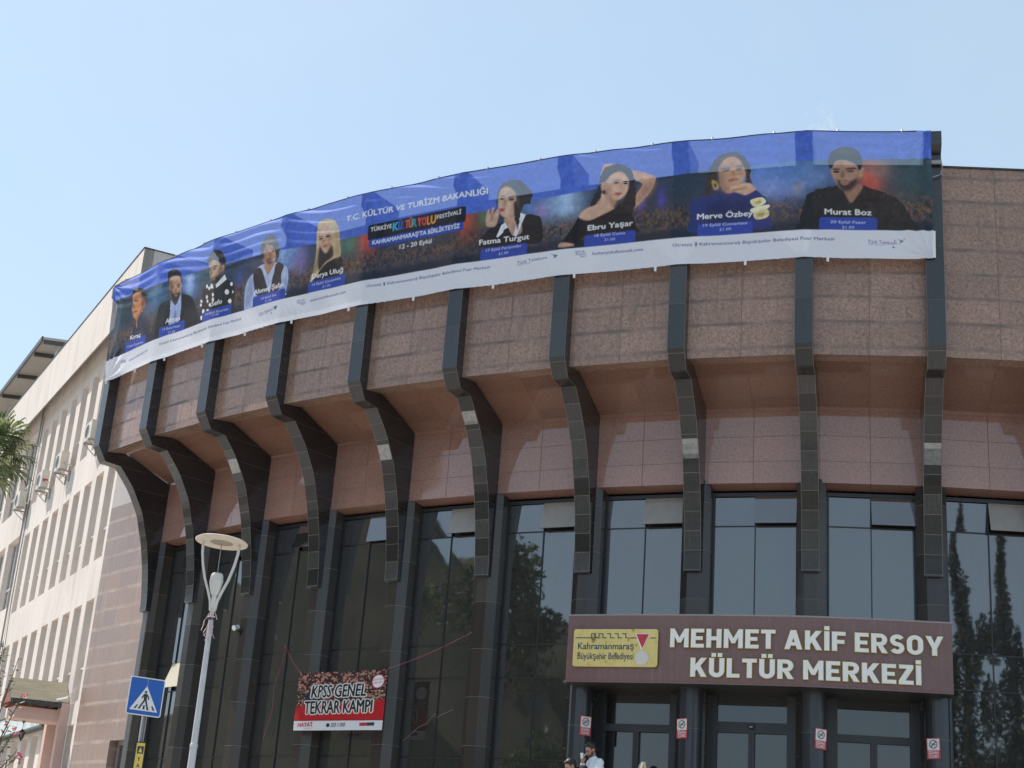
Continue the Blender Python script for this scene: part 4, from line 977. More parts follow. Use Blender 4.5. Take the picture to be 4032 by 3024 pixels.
for ln in PRINT_POLYS.strip().split('\n'):
    h, p = ln.split(':'); col, sm, fe = h.split(','); pts = [tuple(map(float, q.split(','))) for q in p.split(' ')]
    if len(pts) > 3 and max(q[1] for q in pts) < 62: continue
    if int(fe) == 0 and len(pts) >= 14 and sum(srgb(col)) < .25:      # dark hair and cloth get a ragged edge
        q = []
        for a, b in zip(pts, pts[1:]+pts[:1]):
            n_ = max(1, int(math.hypot(b[0]-a[0], b[1]-a[1])/4)); q += [(a[0]+(b[0]-a[0])*i/n_+jr.uniform(-1.5, 1.5), a[1]+(b[1]-a[1])*i/n_+jr.uniform(-1.5, 1.5)) for i in range(n_)]
        pts = q
    bw, bh = max(p[0] for p in pts)-min(p[0] for p in pts), max(p[1] for p in pts)-min(p[1] for p in pts)
    if bw < 12 and bh < 3.2 and sum(srgb(col)) < .6:                   # eyes, brows and mouths stay crisp
        fe = 0; cx_, cy_ = sum(p[0] for p in pts)/len(pts), sum(p[1] for p in pts)/len(pts); pts = [(cx_+(p[0]-cx_)*1.12, cy_+(p[1]-cy_)*1.12) for p in pts]
    if col in ('2e2c2a', '2a2622', '3c3630', '29292b', '1f1a1a', '3a2c22', '2a2624', '201d1c') and len(pts) > 30:      # loose strands on the outline, lighter strands inside
        cx_, cy_ = sum(p[0] for p in pts)/len(pts), sum(p[1] for p in pts)/len(pts); sc_ = srgb(col)
        for p in pts[::2]:
            dx, dy = p[0]-cx_, p[1]-cy_; l = math.hypot(dx, dy)+.01; a = math.atan2(dy, dx)+jr.choice((-1, 1))*jr.uniform(.5, 1.2); h = jr.uniform(2, 4.5)
            q = (p[0]-dx/l*2, p[1]-dy/l*2); PR.poly([(q[0]-dy/l, q[1]+dx/l), (q[0]+dy/l, q[1]-dx/l), (q[0]+math.cos(a)*h, q[1]+math.sin(a)*h)], sc_, False, 0, .85)
        HAIR.append((pts, cx_, cy_, sc_))
    old = PR.a.copy() if sum(srgb(col)) < .25 and len(pts) > 30 else None
    PR.poly(pts, srgb(col), sm == '1', int(fe))
    if HAIR:
        hp, cx_, cy_, sc_ = HAIR.pop()
        for p in hp[::2]:
            u_ = jr.uniform(.25, .75); q = (cx_+(p[0]-cx_)*u_, cy_+(p[1]-cy_)*u_); e_ = (q[0]+(p[0]-cx_)*.3+jr.uniform(-2, 2), q[1]+(p[1]-cy_)*.3-jr.uniform(0, 3))
            if p[1] > cy_: PR.poly([(q[0]-.7, q[1]), (q[0]+.7, q[1]+.4), e_], np.array(sc_)*2.6+.012, False, 0, .6)
    if old is not None: PR.a = np.where(np.abs(PR.a-old).sum(-1, keepdims=True) > 1e-6, PR.a*(.7+.6*STRANDS)+.045*STRANDS**2, PR.a)
PR.a *= (.86+.28*vnoise(X, Y, 7, 61)*(.5+vnoise(X, Y, 2.5, 62)))[..., None]      # photographic grain of the print
# date boxes, centre panel
for t in PRINT_TEXTS:
    if 'Eylül ' in t[0] and '-' not in t[0]:
        c = (t[1][0]+t[2][0])/2; PR.poly(rrect(c-52, 55, c+52, 86, 6), srgb('2f4db4'), False)
PR.poly(rrect(943, 150, 1186, 184, 5), srgb('171c26'), False); PR.poly(rrect(947, 133, 1182, 151, 5), srgb('2b4fb8'), False)
m = np.clip(62-Y+.5, 0, 1)[..., None]; PR.a = PR.a*(1-m)+srgb('dfe0fb')*m
for ln in PRINT_POLYS.strip().split('\n'):
    h, p = ln.split(':'); col, sm, fe = h.split(','); pts = [tuple(map(float, q.split(','))) for q in p.split(' ')]
    if len(pts) > 2 and max(q[1] for q in pts) < 62: PR.poly(pts, srgb(col), sm == '1', 0)
for body, a, b, cap, col, w in PRINT_TEXTS:
    cap *= .70 if cap == 25 else .62
    if cap < 3 and cap > 1.5 and 'D' == body[0]: cap = 2.0
    PR.text(body, a[0], a[1], b[0], b[1], cap, srgb(col), w, shear=.25 if body in ('Şehirde', 'Festival', 'Var!') else 0.0)

def banner_pos(x, y):
    """x metres along the ribs, y metres above 11.40; straight between ribs, with wrinkles"""
    kf = x/(DTH*30.2); k0 = np.clip(np.floor(kf), 0, 8).astype(int); f = kf-k0
    zz = 11.40+y; R = 30.085+.175*np.clip((y-.2)/2.2, 0, 1)
    rr = lambda k: R+np.where(k == 9, DR[9], 0.0)
    def P(k): t = TH0+DTH*k; return CX+np.sin(t)*rr(k), CY-np.cos(t)*rr(k)
    ax, ay = P(k0); bx_, by_ = P(k0+1); px, py = ax+(bx_-ax)*f, ay+(by_-ay)*f
    nx, ny = by_-ay, -(bx_-ax); L = np.hypot(nx, ny); nx, ny = nx/L, ny/L
    g = np.clip(np.minimum(f, 1-f)*6, 0, 1); hy = y/2.6
    w = .017*g*np.sin((y*26+np.sin(x*1.7)*2.2+x*3.1))*np.clip((hy-.62)*3, 0, 1)            # tension folds under the top edge
    w += .006*g*np.sin(y*9+x*5+1.3*np.sin(x*2.3))*np.clip(1-hy*.6, 0, 1)
    w += .008*g*np.sin(x*38+y*30)*np.clip((.28-hy)*5, 0, 1)*(.5+.5*np.sin(x*2.1))
    for cx_, cy_, s_ in ((0.0, 2.58, 1), (20.98, 2.58, -1), (0.0, .12, 1), (20.98, .12, -1)):   # fans of folds at the four corners
        dx, dy = (x-cx_)*s_, y-cy_; r = np.hypot(dx, dy)+1e-6; w += .020*np.exp(-((r-.45)/.42)**2)*np.sin(np.arctan2(dy, dx)*16)
    w += .03*g*(vnoise(x*100, y*100, 90, 33)-.5)
    sag = -.025*np.sin(np.pi*np.clip(f, 0, 1))*np.clip((.35-hy)*3, 0, 1)-.018*np.sin(np.pi*np.clip(f, 0, 1))*np.clip((hy-.7)*3.4, 0, 1)
    w = w + .012
    return np.stack([px+nx*w, py+ny*w, zz+sag+Z0], -1)
def grid_mesh(name, P, col):
    ny, nx = P.shape[:2]; me = bpy.data.meshes.new(name); nv = nx*ny; idx = np.arange(nv).reshape(ny, nx)
    q = np.stack([idx[:-1, :-1], idx[:-1, 1:], idx[1:, 1:], idx[1:, :-1]], -1).reshape(-1)
    me.vertices.add(nv); me.vertices.foreach_set('co', P.reshape(-1).astype(np.float32)); nf = (nx-1)*(ny-1)
    me.loops.add(nf*4); me.loops.foreach_set('vertex_index', q.astype(np.int32)); me.polygons.add(nf)
    me.polygons.foreach_set('loop_start', np.arange(0, nf*4, 4, dtype=np.int32)); me.polygons.foreach_set('use_smooth', np.ones(nf, bool))
    me.update(calc_edges=True); ca = me.color_attributes.new('print', 'FLOAT_COLOR', 'POINT')
    ca.data.foreach_set('color', np.concatenate([col.reshape(-1, 3), np.ones((nv, 1))], 1).reshape(-1).astype(np.float32)); me.validate(); return me
def cloth_mat(name, see, transl):      # white ink closes the mesh a little more than dark ink
    t = NT(name); at = t.n('VertexColor', layer_name='print'); c = at.outputs[0]
    w = t.noise(t.obj(), 260, 1); cc_ = t.mix(t.ma('MULTIPLY_ADD', w, .25, -.05, clamp=True), c, (0.02, 0.02, 0.03))
    t.fin(cc_, .65, spec=.25); tl = t.n('BsdfTranslucent'); t.l(c, tl.inputs[0]); mx = t.n('MixShader'); mx.inputs[0].default_value = transl
    t.l(t.b.outputs[0], mx.inputs[1]); t.l(tl.outputs[0], mx.inputs[2]); tr = t.n('BsdfTransparent'); m2 = t.n('MixShader'); bw_ = t.n('RGBToBW'); t.l(c, bw_.inputs[0]); t.l(t.ma('MULTIPLY_ADD', bw_.outputs[0], -see*.8, see), m2.inputs[0])
    t.l(mx.outputs[0], m2.inputs[1]); t.l(tr.outputs[0], m2.inputs[2]); t.l(m2.outputs[0], t.out.inputs[0]); return t.m
bl_ = pt(4, 30.25, 11.45)
bn = thing('festival_banner', bl_, 'very long blue and white festival banner with nine portraits across the rib tops', 'banner')
P3 = banner_pos(X/100, Y/100)
me = grid_mesh('banner_cloth', P3-np.array(bl_), np.clip(PR.a*1.22+.014, 0, 1)); me.materials.append(cloth_mat('printed_mesh_cloth', .22, .14)); link('banner_cloth', me, bn)
for xx in [.08]+TABS[:-1]:
    p = Vector(banner_pos(np.array(xx), np.array(.09))); tb = MB(); tb.obox(p+Vector((0, 0, -.03)), ((1, 0, 0), (0, 1, 0), (0, 0, 1)), (.022, .015, .05)); tb.build('tie_tab', M['white'], bn)
for xx in np.arange(.6, 21, 1.17):
    tb = MB(); p = Vector(banner_pos(np.array(xx), np.array(2.60))); tb.tube([p+Vector((0, 0, -.02)), p+Vector((0, .03, .05)), p+Vector((.04, .06, .06))], .010, 5); tb.build('knot', M['lampw'], bn)
tb = MB(); tb.tube([Vector(banner_pos(np.array(x_), np.array(2.595)))+Vector((0, .004, 0)) for x_ in np.arange(0, 20.99, .25)], .012, 5); tb.build('top_cord', M['coping'], bn)
tb = MB(); e0 = [Vector(banner_pos(np.array(20.99), np.array(y_)))+Vector((.03, 0, 0)) for y_ in (.10, .61)]
tb.hexa([e0[0]+Vector(v) for v in ((-.02, -.012, 0), (.03, -.012, 0), (.03, -.004, 0), (-.02, -.004, 0))]+[e0[1]+Vector(v) for v in ((-.02, -.012, 0), (.03, -.012, 0), (.03, -.004, 0), (-.02, -.004, 0))]); tb.build('side_hem', M['white'], bn)
# floodlight tube and cable behind the right end of the banner
r9 = pt(9, 30.06, 13.42, .10); fl_ = MB(); fl_.tube([r9+et(9)*-.2+er(9)*.05, r9+et(9)*.06+er(9)*.05], .045, 12); 
q = [r9+et(9)*.06+er(9)*.05, r9+et(9)*.075+er(9)*.04+Vector((0, 0, -.12)), r9+et(9)*.03+er(9)*.05+Vector((0, 0, -.26)), r9+et(9)*-.1+er(9)*.04+Vector((0, 0, -.30))]
fl_.tube(q, .010, 6); top('tube_floodlight', fl_, M['galv'], r9, 'small grey tube light with looped cable at the right end of blue banner', 'floodlight')

# ---------------------------------------------------------------- exam course banner hung on ropes
EB = Print(-80, 80, 0, 120, .8); XX, YY = np.meshgrid(EB.xs, EB.ys)
cr = vnoise(XX, YY, 3.2, 21); c2 = vnoise(XX+50, YY, 2.1, 22); EB.a = srgb('3a2320')[None, None]*np.ones((*XX.shape, 3))
for th, col, nz in ((.5, '8a5244', cr), (.62, 'c08a76', cr), (.7, '29303c', c2), (.8, 'd8b8a6', c2)):
    m = np.clip((nz-th)*9, 0, 1)[..., None]; EB.a = EB.a*(1-m)+srgb(col)*m
m = (np.clip((72-YY)/14, 0, 1)*np.clip((vnoise(XX, YY, 9, 24)-.3)*2, 0, 1)*.9)[..., None]; EB.a = EB.a*(1-m)+srgb('1e222c')*m
EB.poly([(-66, 68), (-52, 84), (-40, 60), (-50, 55)], srgb('2a3040'), False)
EB.poly([(-80, 48), (-30, 52), (60, 56), (80, 62), (80, 0), (-80, 0)], srgb('b91f27'), False); EB.poly([(-80, 0), (80, 0), (80, 19), (-80, 19)], srgb('dfe2e8'), False)
EB.poly([(-80, 19), (80, 19), (80, 21), (-80, 21)], srgb('8c1820'), False)
EB.text('KPSS GENEL', -51, 66, 47, 68, 25, srgb('18221d'), 1, (srgb('eef0ee'), 2.6)); EB.text('TEKRAR KAMPI', -62, 33, 60, 35, 25, srgb('18221d'), 1, (srgb('eef0ee'), 2.6))
cc2 = [(66+10.5*math.cos(i*.2), 96+14*math.sin(i*.2)) for i in range(32)]; EB.poly(cc2, srgb('c8303a'), False); EB.poly([(66+(x_-66)*.86, 96+(y_-96)*.9) for x_, y_ in cc2], srgb('f0eef0'), False)
EB.text('KAYITLAR', 58, 97, 74, 99, 3.5, srgb('c02a34'), 2); EB.text('BAŞLADI', 59, 91, 73, 93, 3.5, srgb('c02a34'), 2)
EB.text('HAYAT', -72, 7, -44, 8, 8, srgb('b92430'), 2); EB.text('KURSLARI', -60, 3, -48, 3.4, 2, srgb('b92430'), 0)
EB.text('323 1 000', -11, 7, 15, 7.6, 7, srgb('2a2c34'), 2, shear=.25); EB.poly([(-16+3.4*math.cos(i*.3), 10.2+4*math.sin(i*.3)) for i in range(21)], srgb('2a2c34'), False)
EB.poly([(40, 8), (53, 8.4), (53, 15), (40, 14.6)], srgb('c23038'), False); EB.poly([(53, 8.4), (66, 8.8), (66, 15.4), (53, 15)], srgb('3a3c42'), False)
ks4 = (3.093, 4.158); A_, B_ = (pt(3, 28.42, -Z0) if 0 else arc(3.094, 28.45, -Z0)), arc(4.158, 28.45, -Z0); D_ = B_-A_; Wd = D_.length; D_.normalize(); N_ = Vector((D_.y, -D_.x, 0))
U, V = (XX+80)/160, YY/120
bul = .05*np.sin(np.pi*U)*np.sin(np.pi*V)+.012*np.sin(U*22+V*9)*V+.015*(vnoise(XX, YY, 20, 27)-.5)
zz = 3.025+1.20*V-.03*np.sin(np.pi*U)*V**2; xu = U*Wd+.012*(U-.5)*0
P3 = np.stack([A_.x+D_.x*xu+N_.x*bul, A_.y+D_.y*xu+N_.y*bul, zz+Z0], -1)
kb = Vector((A_.x+D_.x*Wd/2, A_.y+D_.y*Wd/2, 3.02+Z0))
kp = thing('exam_course_banner', kb, 'small red and white banner reading KPSS GENEL TEKRAR KAMPI hung on ropes', 'banner')
me = grid_mesh('banner_cloth', P3-np.array(kb), EB.a); me.materials.append(cloth_mat('printed_vinyl', .0, .1)); link('banner_cloth', me, kp)
TLc, TRc = Vector(P3[-1, 0]), Vector(P3[-1, -1])
for a, b, nm in ((TLc, Bay(2).p(27.78, 1.07, 4.97), 0), (TRc, Bay(4).p(28.07, 2.0, 4.98), 1)):
    mb = MB(); mb.tube([a.lerp(b, i/8)+Vector((0, 0, -.05*math.sin(math.pi*i/8))) for i in range(9)], .0045, 6); mb.build('rope', M['rope'], kp)
mb = MB(); a, b = Bay(2).p(27.78, 1.07, 4.97), Bay(2).p(27.78, .78, 2.96)
mb.tube([a.lerp(b, i/10)+Vector((.03*math.sin(i*1.1), 0, 0)) for i in range(11)], .0045, 6); top('dangling_cord', mb, M['rope'], b, 'thin loose pink cord hanging down the dark glass left of the red banner', 'cord')
# ---------------------------------------------------------------- cream office building on the left
Q0 = Vector((-10.234, 38.198, 0)); DW = Vector((-.4634, .8861, 0)); NW = Vector((-.8861, -.4634, 0))
def wp(s, z, o=0.0): return Q0 + DW*s + NW*o + Vector((0, 0, z+Z0))
def wbox(mb, s0, s1, z0, z1, o0, o1, mi=0):
    mb.hexa([wp(s1, z0, o1), wp(s0, z0, o1), wp(s0, z0, o0), wp(s1, z0, o0), wp(s1, z1, o1), wp(s0, z1, o1), wp(s0, z1, o0), wp(s1, z1, o0)], mi)
def wq(mb, s0, s1, z0, z1, o=0.0, mi=0): mb.face([wp(s1, z0, o), wp(s0, z0, o), wp(s0, z1, o), wp(s1, z1, o)], [(s1, z0), (s0, z0), (s0, z1), (s1, z1)], mi)
wbl = wp(13, fl, -6)
ob = thing('office_building', wbl, 'cream plastered office building with rows of narrow deep windows left of the dark ribs', 'building')
SEND = 34.0; GRZ = fl
rows = [(11.63, 14.35), (7.91, 10.58), (4.13, 6.80), (GRZ+.9, 3.53)]
wins = []   # s0, s1, z0, z1, wide
for ri, (z0, z1) in enumerate(rows):
    for j in range(9):
        s0 = .60+j*1.385+(.06 if j > 4 else 0)
        if ri == 3 and 1.5 < s0 < 2.4: continue
        wins.append((s0, s0+.86, z0, z1, False))
    for j in range(8):
        s0 = 13.62+j*2.45; wins.append((s0, s0+1.95, z0+.35, z1+.20, True))
def hole_wall(mb, s0, s1, z0, z1, holes, depth, mi_wall=0, mi_jamb=1):
    ss = sorted({s0, s1, *[h[0] for h in holes], *[h[1] for h in holes]}); zs = sorted({z0, z1, *[h[2] for h in holes], *[h[3] for h in holes]})
    for a, b in zip(ss, ss[1:]):
        run = None
        for c, d in zip(zs, zs[1:]):
            m_, n_ = (a+b)/2, (c+d)/2; ins = any(h[0] < m_ < h[1] and h[2] < n_ < h[3] for h in holes)
            if not ins: run = (run[0], d) if run else (c, d)
            if (ins or d == zs[-1]) and run: wq(mb, a, b, *run, 0, mi_wall); run = None
    for h in holes:
        a, b, c, d = h[:4]; D = -depth
        for q in ([wp(a, c), wp(a, c, D), wp(a, d, D), wp(a, d)], [wp(b, c, D), wp(b, c), wp(b, d), wp(b, d, D)], [wp(a, c), wp(b, c), wp(b, c, D), wp(a, c, D)], [wp(a, d, D), wp(b, d, D), wp(b, d), wp(a, d)]):
            mb.face(q, None, mi_jamb)
mb = MB(); hole_wall(mb, 0, SEND, GRZ, 15.35, wins, .21)
# end wall and back
EW = NW*-1
mb.face([wp(0, GRZ), wp(0, GRZ, -12), wp(0, 15.35, -12), wp(0, 15.35)], [(0, 0), (12, 0), (12, 15), (0, 15)], 0)
mb.face([wp(SEND, GRZ), wp(SEND, GRZ, -12), wp(SEND, 15.35, -12), wp(SEND, 15.35)], None, 0); mb.face([wp(0, GRZ, -12), wp(SEND, GRZ, -12), wp(SEND, 15.35, -12), wp(0, 15.35, -12)], None, 0)
mb.build('wall', [M['plaster'], M['jamb']], ob)
mb = MB()   # overhanging parapet with sloping underside
for a, b in ((-.32, 11.0), (11.03, SEND)):
    P = lambda s, z, o: wp(s, z, o)
    prof = [(0.0, 15.35), (.40, 14.75), (.40, 16.42), (.12, 16.42), (.12, 15.6)]
    for (o0, z0), (o1, z1) in zip(prof, prof[1:]): mb.face([P(b, z0, o0), P(a, z0, o0), P(a, z1, o1), P(b, z1, o1)], [(b, z0), (a, z0), (a, z0+.9 if o0 == o1 else z1), (b, z0+.9 if o0 == o1 else z1)])
    for s in (a, b): mb.face([P(s, z, o) for o, z in prof])
mb.face([wp(-.32, 14.75, .40), wp(-.32, 14.75, -12), wp(-.32, 16.42, -12), wp(-.32, 16.42, .40)], [(0, 0), (12, 0), (12, 1.7), (0, 1.7)])
mb.face([wp(-.32, 16.42, .12), wp(-.32, 16.42, -12), wp(-.30, 15.6, -12), wp(-.30, 15.6, .12)])
mb.face([wp(0, 15.35, 0), wp(0, 15.35, -12), wp(-.32, 14.75, -12), wp(-.32, 14.75, .4)])
mb.face([wp(-.3, 15.4, 0), wp(SEND, 15.4, 0), wp(SEND, 15.4, -12), wp(-.3, 15.4, -12)])
mb.build('parapet', M['plaster'], ob)
mb = MB(); wbox(mb, -.34, SEND, 16.42, 16.45, .08, .42); mb.obox(wp(-.22, 16.435, -6), (DW, NW, Vector((0, 0, 1))), (.12, 6.07, .015)); mb.build('coping', M['darksteel'], ob)
for (s0, s1, z0, z1, wide) in wins:
    mb = MB(); D = -.20
    H = z1-z0; n = 3 if wide else 1
    wbox(mb, s0, s0+.05, z0, z1, D-.03, D+.03); wbox(mb, s1-.05, s1, z0, z1, D-.03, D+.03); wbox(mb, s0+.05, s1-.05, z1-.06, z1, D-.03, D+.03); wbox(mb, s0+.05, s1-.05, z0, z0+.05, D-.03, D+.04)
    wbox(mb, s0+.05, s1-.05, z0+H*.33-.03, z0+H*.33+.03, D-.03, D+.10 if not wide else D+.03)
    for i in range(1, n): x = s0+(s1-s0)*i/n; wbox(mb, x-.025, x+.025, z0+.05, z1-.06, D-.03, D+.025)
    w_ = mb.build('window', M['lampw'], ob)
    mb = MB(); wq(mb, s0+.05, s1-.05, z0+.05, z1-.06, D-.01); mb.build('pane', M['glass_grey'], w_)
mb = MB(); mb.tube([wp(13.12, 15.3, .06), wp(13.10, 3, .06), wp(13.1, GRZ, .06)], .03, 8); mb.build('drainpipe', M['galv'], ob)
mb = MB(); mb.tube([wp(12.9, 14.9, .03), wp(12.75, 11, .03), wp(12.6, 8.2, .05), wp(12.35, 6.9, .05), wp(12.0, GRZ, .05)], .010, 6); mb.build('cable', M['black'], ob)
# sheet-metal roof deck with dark beams
mb = MB(); a, b, zt_ = 14.5, SEND, 18.25
mb.hexa([wp(b, zt_-.02, .3), wp(a, zt_-.02, .3), wp(a, zt_+.5, -5), wp(b, zt_+.5, -5), wp(b, zt_+.08, .3), wp(a, zt_+.08, .3), wp(a, zt_+.6, -5), wp(b, zt_+.6, -5)])
rc = mb.build('roof_shelter', M['roofmetal'], ob)
mb = MB()
for s in (14.55, 16.2, 19.3, 22.4, 25.5, 28.6, 33): mb.hexa([wp(s+.06, zt_-.16, .25), wp(s-.06, zt_-.16, .25), wp(s-.06, zt_+.36, -4.9), wp(s+.06, zt_+.36, -4.9), wp(s+.06, zt_-.03, .25), wp(s-.06, zt_-.03, .25), wp(s-.06, zt_+.49, -4.9), wp(s+.06, zt_+.49, -4.9)])
wbox(mb, 14.5, SEND, zt_-.1, zt_+.10, .30, .36); mb.build('beam', M['darksteel'], rc)
for s in (14.9, 24.0, 33):
    for o_, h_ in ((-.3, 0), (-4.5, .4)): mb = MB(); mb.tube([wp(s, 15.4, o_), wp(s, zt_+h_, o_)], .05, 8); mb.build('post', M['pole'], rc)
# little gabled porch roof and its slab
mb = MB(); L = 1.5
rp = lambda s, z, l: wp(s, z, l)
sR, zR, sN, sF, zE = 2.10, 4.70, 1.45, 2.75, 4.12
for s0, t in ((sN, 0), (sF, 0)):
    o = .0
    q = [rp(sR, zR, 0.02), rp(sR, zR-.03, L), rp(s0, zE-.03, L+.0), rp(s0, zE, 0.02)]
    mb.face(q, [(0, 0), (L, 0), (L, .8), (0, .8)], 0)
    q2 = [p+Vector((0, 0, -.14)) for p in q]; mb.face(list(reversed(q2)), None, 1)
    for i in range(4): mb.face([q[i], q[(i+1) % 4], q2[(i+1) % 4], q2[i]], None, 2)
mb.face([rp(sR, zR-.12, L-.03), rp(sN+.05, zE-.10, L-.03), rp(sF-.05, zE-.10, L-.03)], None, 1)
pr = mb.build('porch_roof', [M['lath'], M['terracotta'], M['darksteel']], ob)
mb = MB(); rp_ = random.Random(3)
for i in range(26):
    for side in (sN, sF):
        c = rp(side+(-.03 if side == sN else .03), zE-.10+rp_.uniform(-.03, .02), .05+i*.056); mb.obox(c, (DW, NW, Vector((0, 0, 1))), (.05, .024, rp_.uniform(.03, .07)))
mb.build('eaves_lath', M['darksteel'], pr)
mb = MB(); wbox(mb, 1.62, 2.65, 3.62, 3.93, 0.0, 1.32); wbox(mb, 1.36, 1.62, GRZ, 4.1, 0.0, .22); wbox(mb, 2.65, 2.95, GRZ, 3.93, .0, .25); mb.build('porch_slab', M['pinkpl'], ob)
mb = MB(); mb.tube([wp(1.2, 4.22, .10), wp(1.55, 4.15, .3), wp(1.6, 4.1, .2)], [.05, .07, .04], 8); mb.tube([wp(.75, 4.45, .05), wp(1.2, 4.27, .12), wp(1.5, 4.2, .2)], .02, 6); mb.tube([wp(1.0, 4.35, .05), wp(1.02, GRZ, .05)], .018, 6); mb.build('pipe', M['lampw'], ob)
# lantern under the slab
lc = wp(2.15, 3.60, .95); ln = thing('lantern', lc, 'small dark hanging lantern under the pink porch slab', 'lantern'); ln['_b'] = list(lc)
mb = MB(); mb.tube([lc, lc-Vector((0, 0, .2))], .008, 6); mb.lathe([(.05, .0), (.02, -.05), (.008, -.06)], lc, 8); mb.build('chain', M['black'], ln)
mb = MB(); mb.lathe([(.01, -.20), (.075, -.26), (.085, -.28)], lc, 6); mb.lathe([(.055, -.43), (.02, -.50), (.0, -.52)], lc, 6)
for i in range(6): a = i*math.pi/3; mb.tube([lc+Vector((.08*math.cos(a), .08*math.sin(a), -.27)), lc+Vector((.05*math.cos(a), .05*math.sin(a), -.44))], .007, 5)
mb.build('cage', M['black'], ln)
mb = MB(); mb.lathe([(.065, -.28), (.042, -.43)], lc, 6); mb.build('lantern_glass', M['glass_grey'], ln)
# long sign board over the ground floor
sb = thing('sign_board', wp(7, 3.60, .1), 'long sign board with pale glossy face and dark frame above the ground floor windows', 'sign')
mb = MB(); wbox(mb, 3.1, 11.5, 3.60, 3.66, .05, .30); wbox(mb, 3.1, 11.5, 4.16, 4.20, .05, .30); wbox(mb, 3.1, 3.55, 3.66, 4.16, .05, .22, 0); mb.build('frame', M['darksteel'], sb)
def board_mat():
    t = NT('board_painted_reflections'); f = t.noise(t.mapv(t.uv(), (1.6, .5, 1)), 1.0, 4, .65); c = t.ramp(f, [(.38, (.10, .13, .13)), (.52, (.50, .50, .45)), (.7, (.62, .60, .52))]); return t.fin(c, .12, 0, 1.6)  # wavy dark and pale bands paint reflections into the board colour
mb = MB(); wq(mb, 3.55, 11.5, 3.66, 4.16, .27); mb.build('face', board_mat(), sb)
# air conditioners hung outside the top-floor windows
ac_l = ['air conditioner outside the top floor window nearest the black rib', 'air conditioner on bracket under the middle of the top floor windows', 'air conditioner with red label below top floor windows', 'air conditioner partly hidden by the palm leaves']
ac0 = None
for i, (s, z) in enumerate(((2.85, 11.62), (6.6, 11.54), (9.3, 11.52), (12.85, 11.56))):
    loc = wp(s, z, .05)
    if ac0 is None:
        ac0 = thing('air_conditioner', loc, ac_l[0], 'air conditioner', 'air conditioners on the cream facade'); sv = ac0['_b']
        mb = MB(); c = wp(s, z, .05)
        bx = lambda m, a, b, c0, d0, e, f, mi=0: m.hexa([c+DW*b+NW*f+Vector((0, 0, c0)), c+DW*a+NW*f+Vector((0, 0, c0)), c+DW*a+NW*e+Vector((0, 0, c0)), c+DW*b+NW*e+Vector((0, 0, c0)), c+DW*b+NW*f+Vector((0, 0, d0)), c+DW*a+NW*f+Vector((0, 0, d0)), c+DW*a+NW*e+Vector((0, 0, d0)), c+DW*b+NW*e+Vector((0, 0, d0))], mi)
        bx(mb, 0, .75, .06, .60, .09, .33); mb.build('casing', M['acwhite'], ac0)
        mb = MB(); Qm = Matrix((DW, Vector((0, 0, 1)), NW)).transposed()
        mb.lathe([(.22, 0), (.22, .012), (.20, .014)], c+DW*.44+NW*.33+Vector((0, 0, .33)), 24, 0, Qm); mb.lathe([(.0, .006), (.20, .006)], c+DW*.44+NW*.33+Vector((0, 0, .33)), 24, 1, Qm); mb.build('fan_grille', [M['acwhite'], M['black']], ac0)
        for k_ in (.08, .62):
            mb = MB(); bx(mb, k_, k_+.04, 0, .04, -.05, .36); bx(mb, k_, k_+.04, -.3, 0, -.05, -.01); mb.tube([c+DW*(k_+.02)+NW*.33, c+DW*(k_+.02)+Vector((0, 0, -.28))], .015, 5); mb.build('bracket', M['galv'], ac0)
        mb = MB(); mb.tube([c+DW*0+NW*.2+Vector((0, 0, .25)), c+DW*-.1+NW*.15+Vector((0, 0, .2)), c+DW*-.12+NW*0+Vector((0, 0, .15))], .022, 6); mb.build('hose', M['lampw'], ac0)
        kids = [q for q in bpy.data.objects if q.parent == ac0]
    else:
        o = ac0.copy(); C.objects.link(o); o.location = loc; o['label'] = ac_l[i]
        for ch in kids: q = ch.copy(); C.objects.link(q); q.parent = o
        if i == 2:
            mb = MB(); o['_b'] = list(loc); c = loc; bx(mb, -.004, 0, .22, .32, .12, .28); mb.build('label', M['red'], o)

# ---------------------------------------------------------------- street lamp, ribbons, crossing sign, warning board, camera
LX, LY = -4.49, 23.5
lp = thing('street_lamp', (LX, LY, FLOOR), 'pale street lamp with flat disc on two curved arms above a white lamp head', 'street lamp')
def lz(z): return z+Z0
mb = MB(); mb.tube([(LX, LY, FLOOR), (LX, LY, lz(1.95))], [.060, .056], 16); mb.tube([(LX, LY, lz(1.95)), (LX, LY, lz(3.95))], [.052, .040], 16)
mb.lathe([(.062, 1.92), (.062, 1.97), (.05, 1.98)], (LX, LY, Z0), 16); mb.build('pole', M['pole'], lp, smooth=False)
mb = MB(); mb.lathe([(.040, 3.90), (.058, 3.91), (.058, 3.94), (.045, 3.95)], (LX, LY, Z0), 16, 0); mb.lathe([(.058, 3.94), (.058, 3.965), (.04, 3.97)], (LX, LY, Z0), 16, 1); mb.build('collar', [M['black'], M['lampw']], lp)
mb = MB(); mb.tube([(LX, LY, lz(3.95)), (LX, LY, lz(4.32))], [.032, .045], 14); mb.build('neck', M['lampw'], lp)
mb = MB(); mb.lathe([(.0, 4.30), (.062, 4.31), (.088, 4.40), (.108, 4.52), (.108, 4.522), (.110, 4.526), (.110, 4.532), (.106, 4.536), (.100, 4.61), (.088, 4.645), (.06, 4.66), (.0, 4.665)], (LX, LY, Z0), 10); mb.build('lamp_head', M['lampw'], lp, smooth=True)
mb = MB(); mb.tube([(LX, LY, lz(4.66)), (LX-.0, LY, lz(5.14))], .007, 6); mb.build('rod', M['galv'], lp)
TLT = Matrix.Rotation(R_(2), 3, 'Y') @ Matrix.Rotation(R_(-3), 3, 'X')
dc = Vector((LX, LY, lz(5.175)))
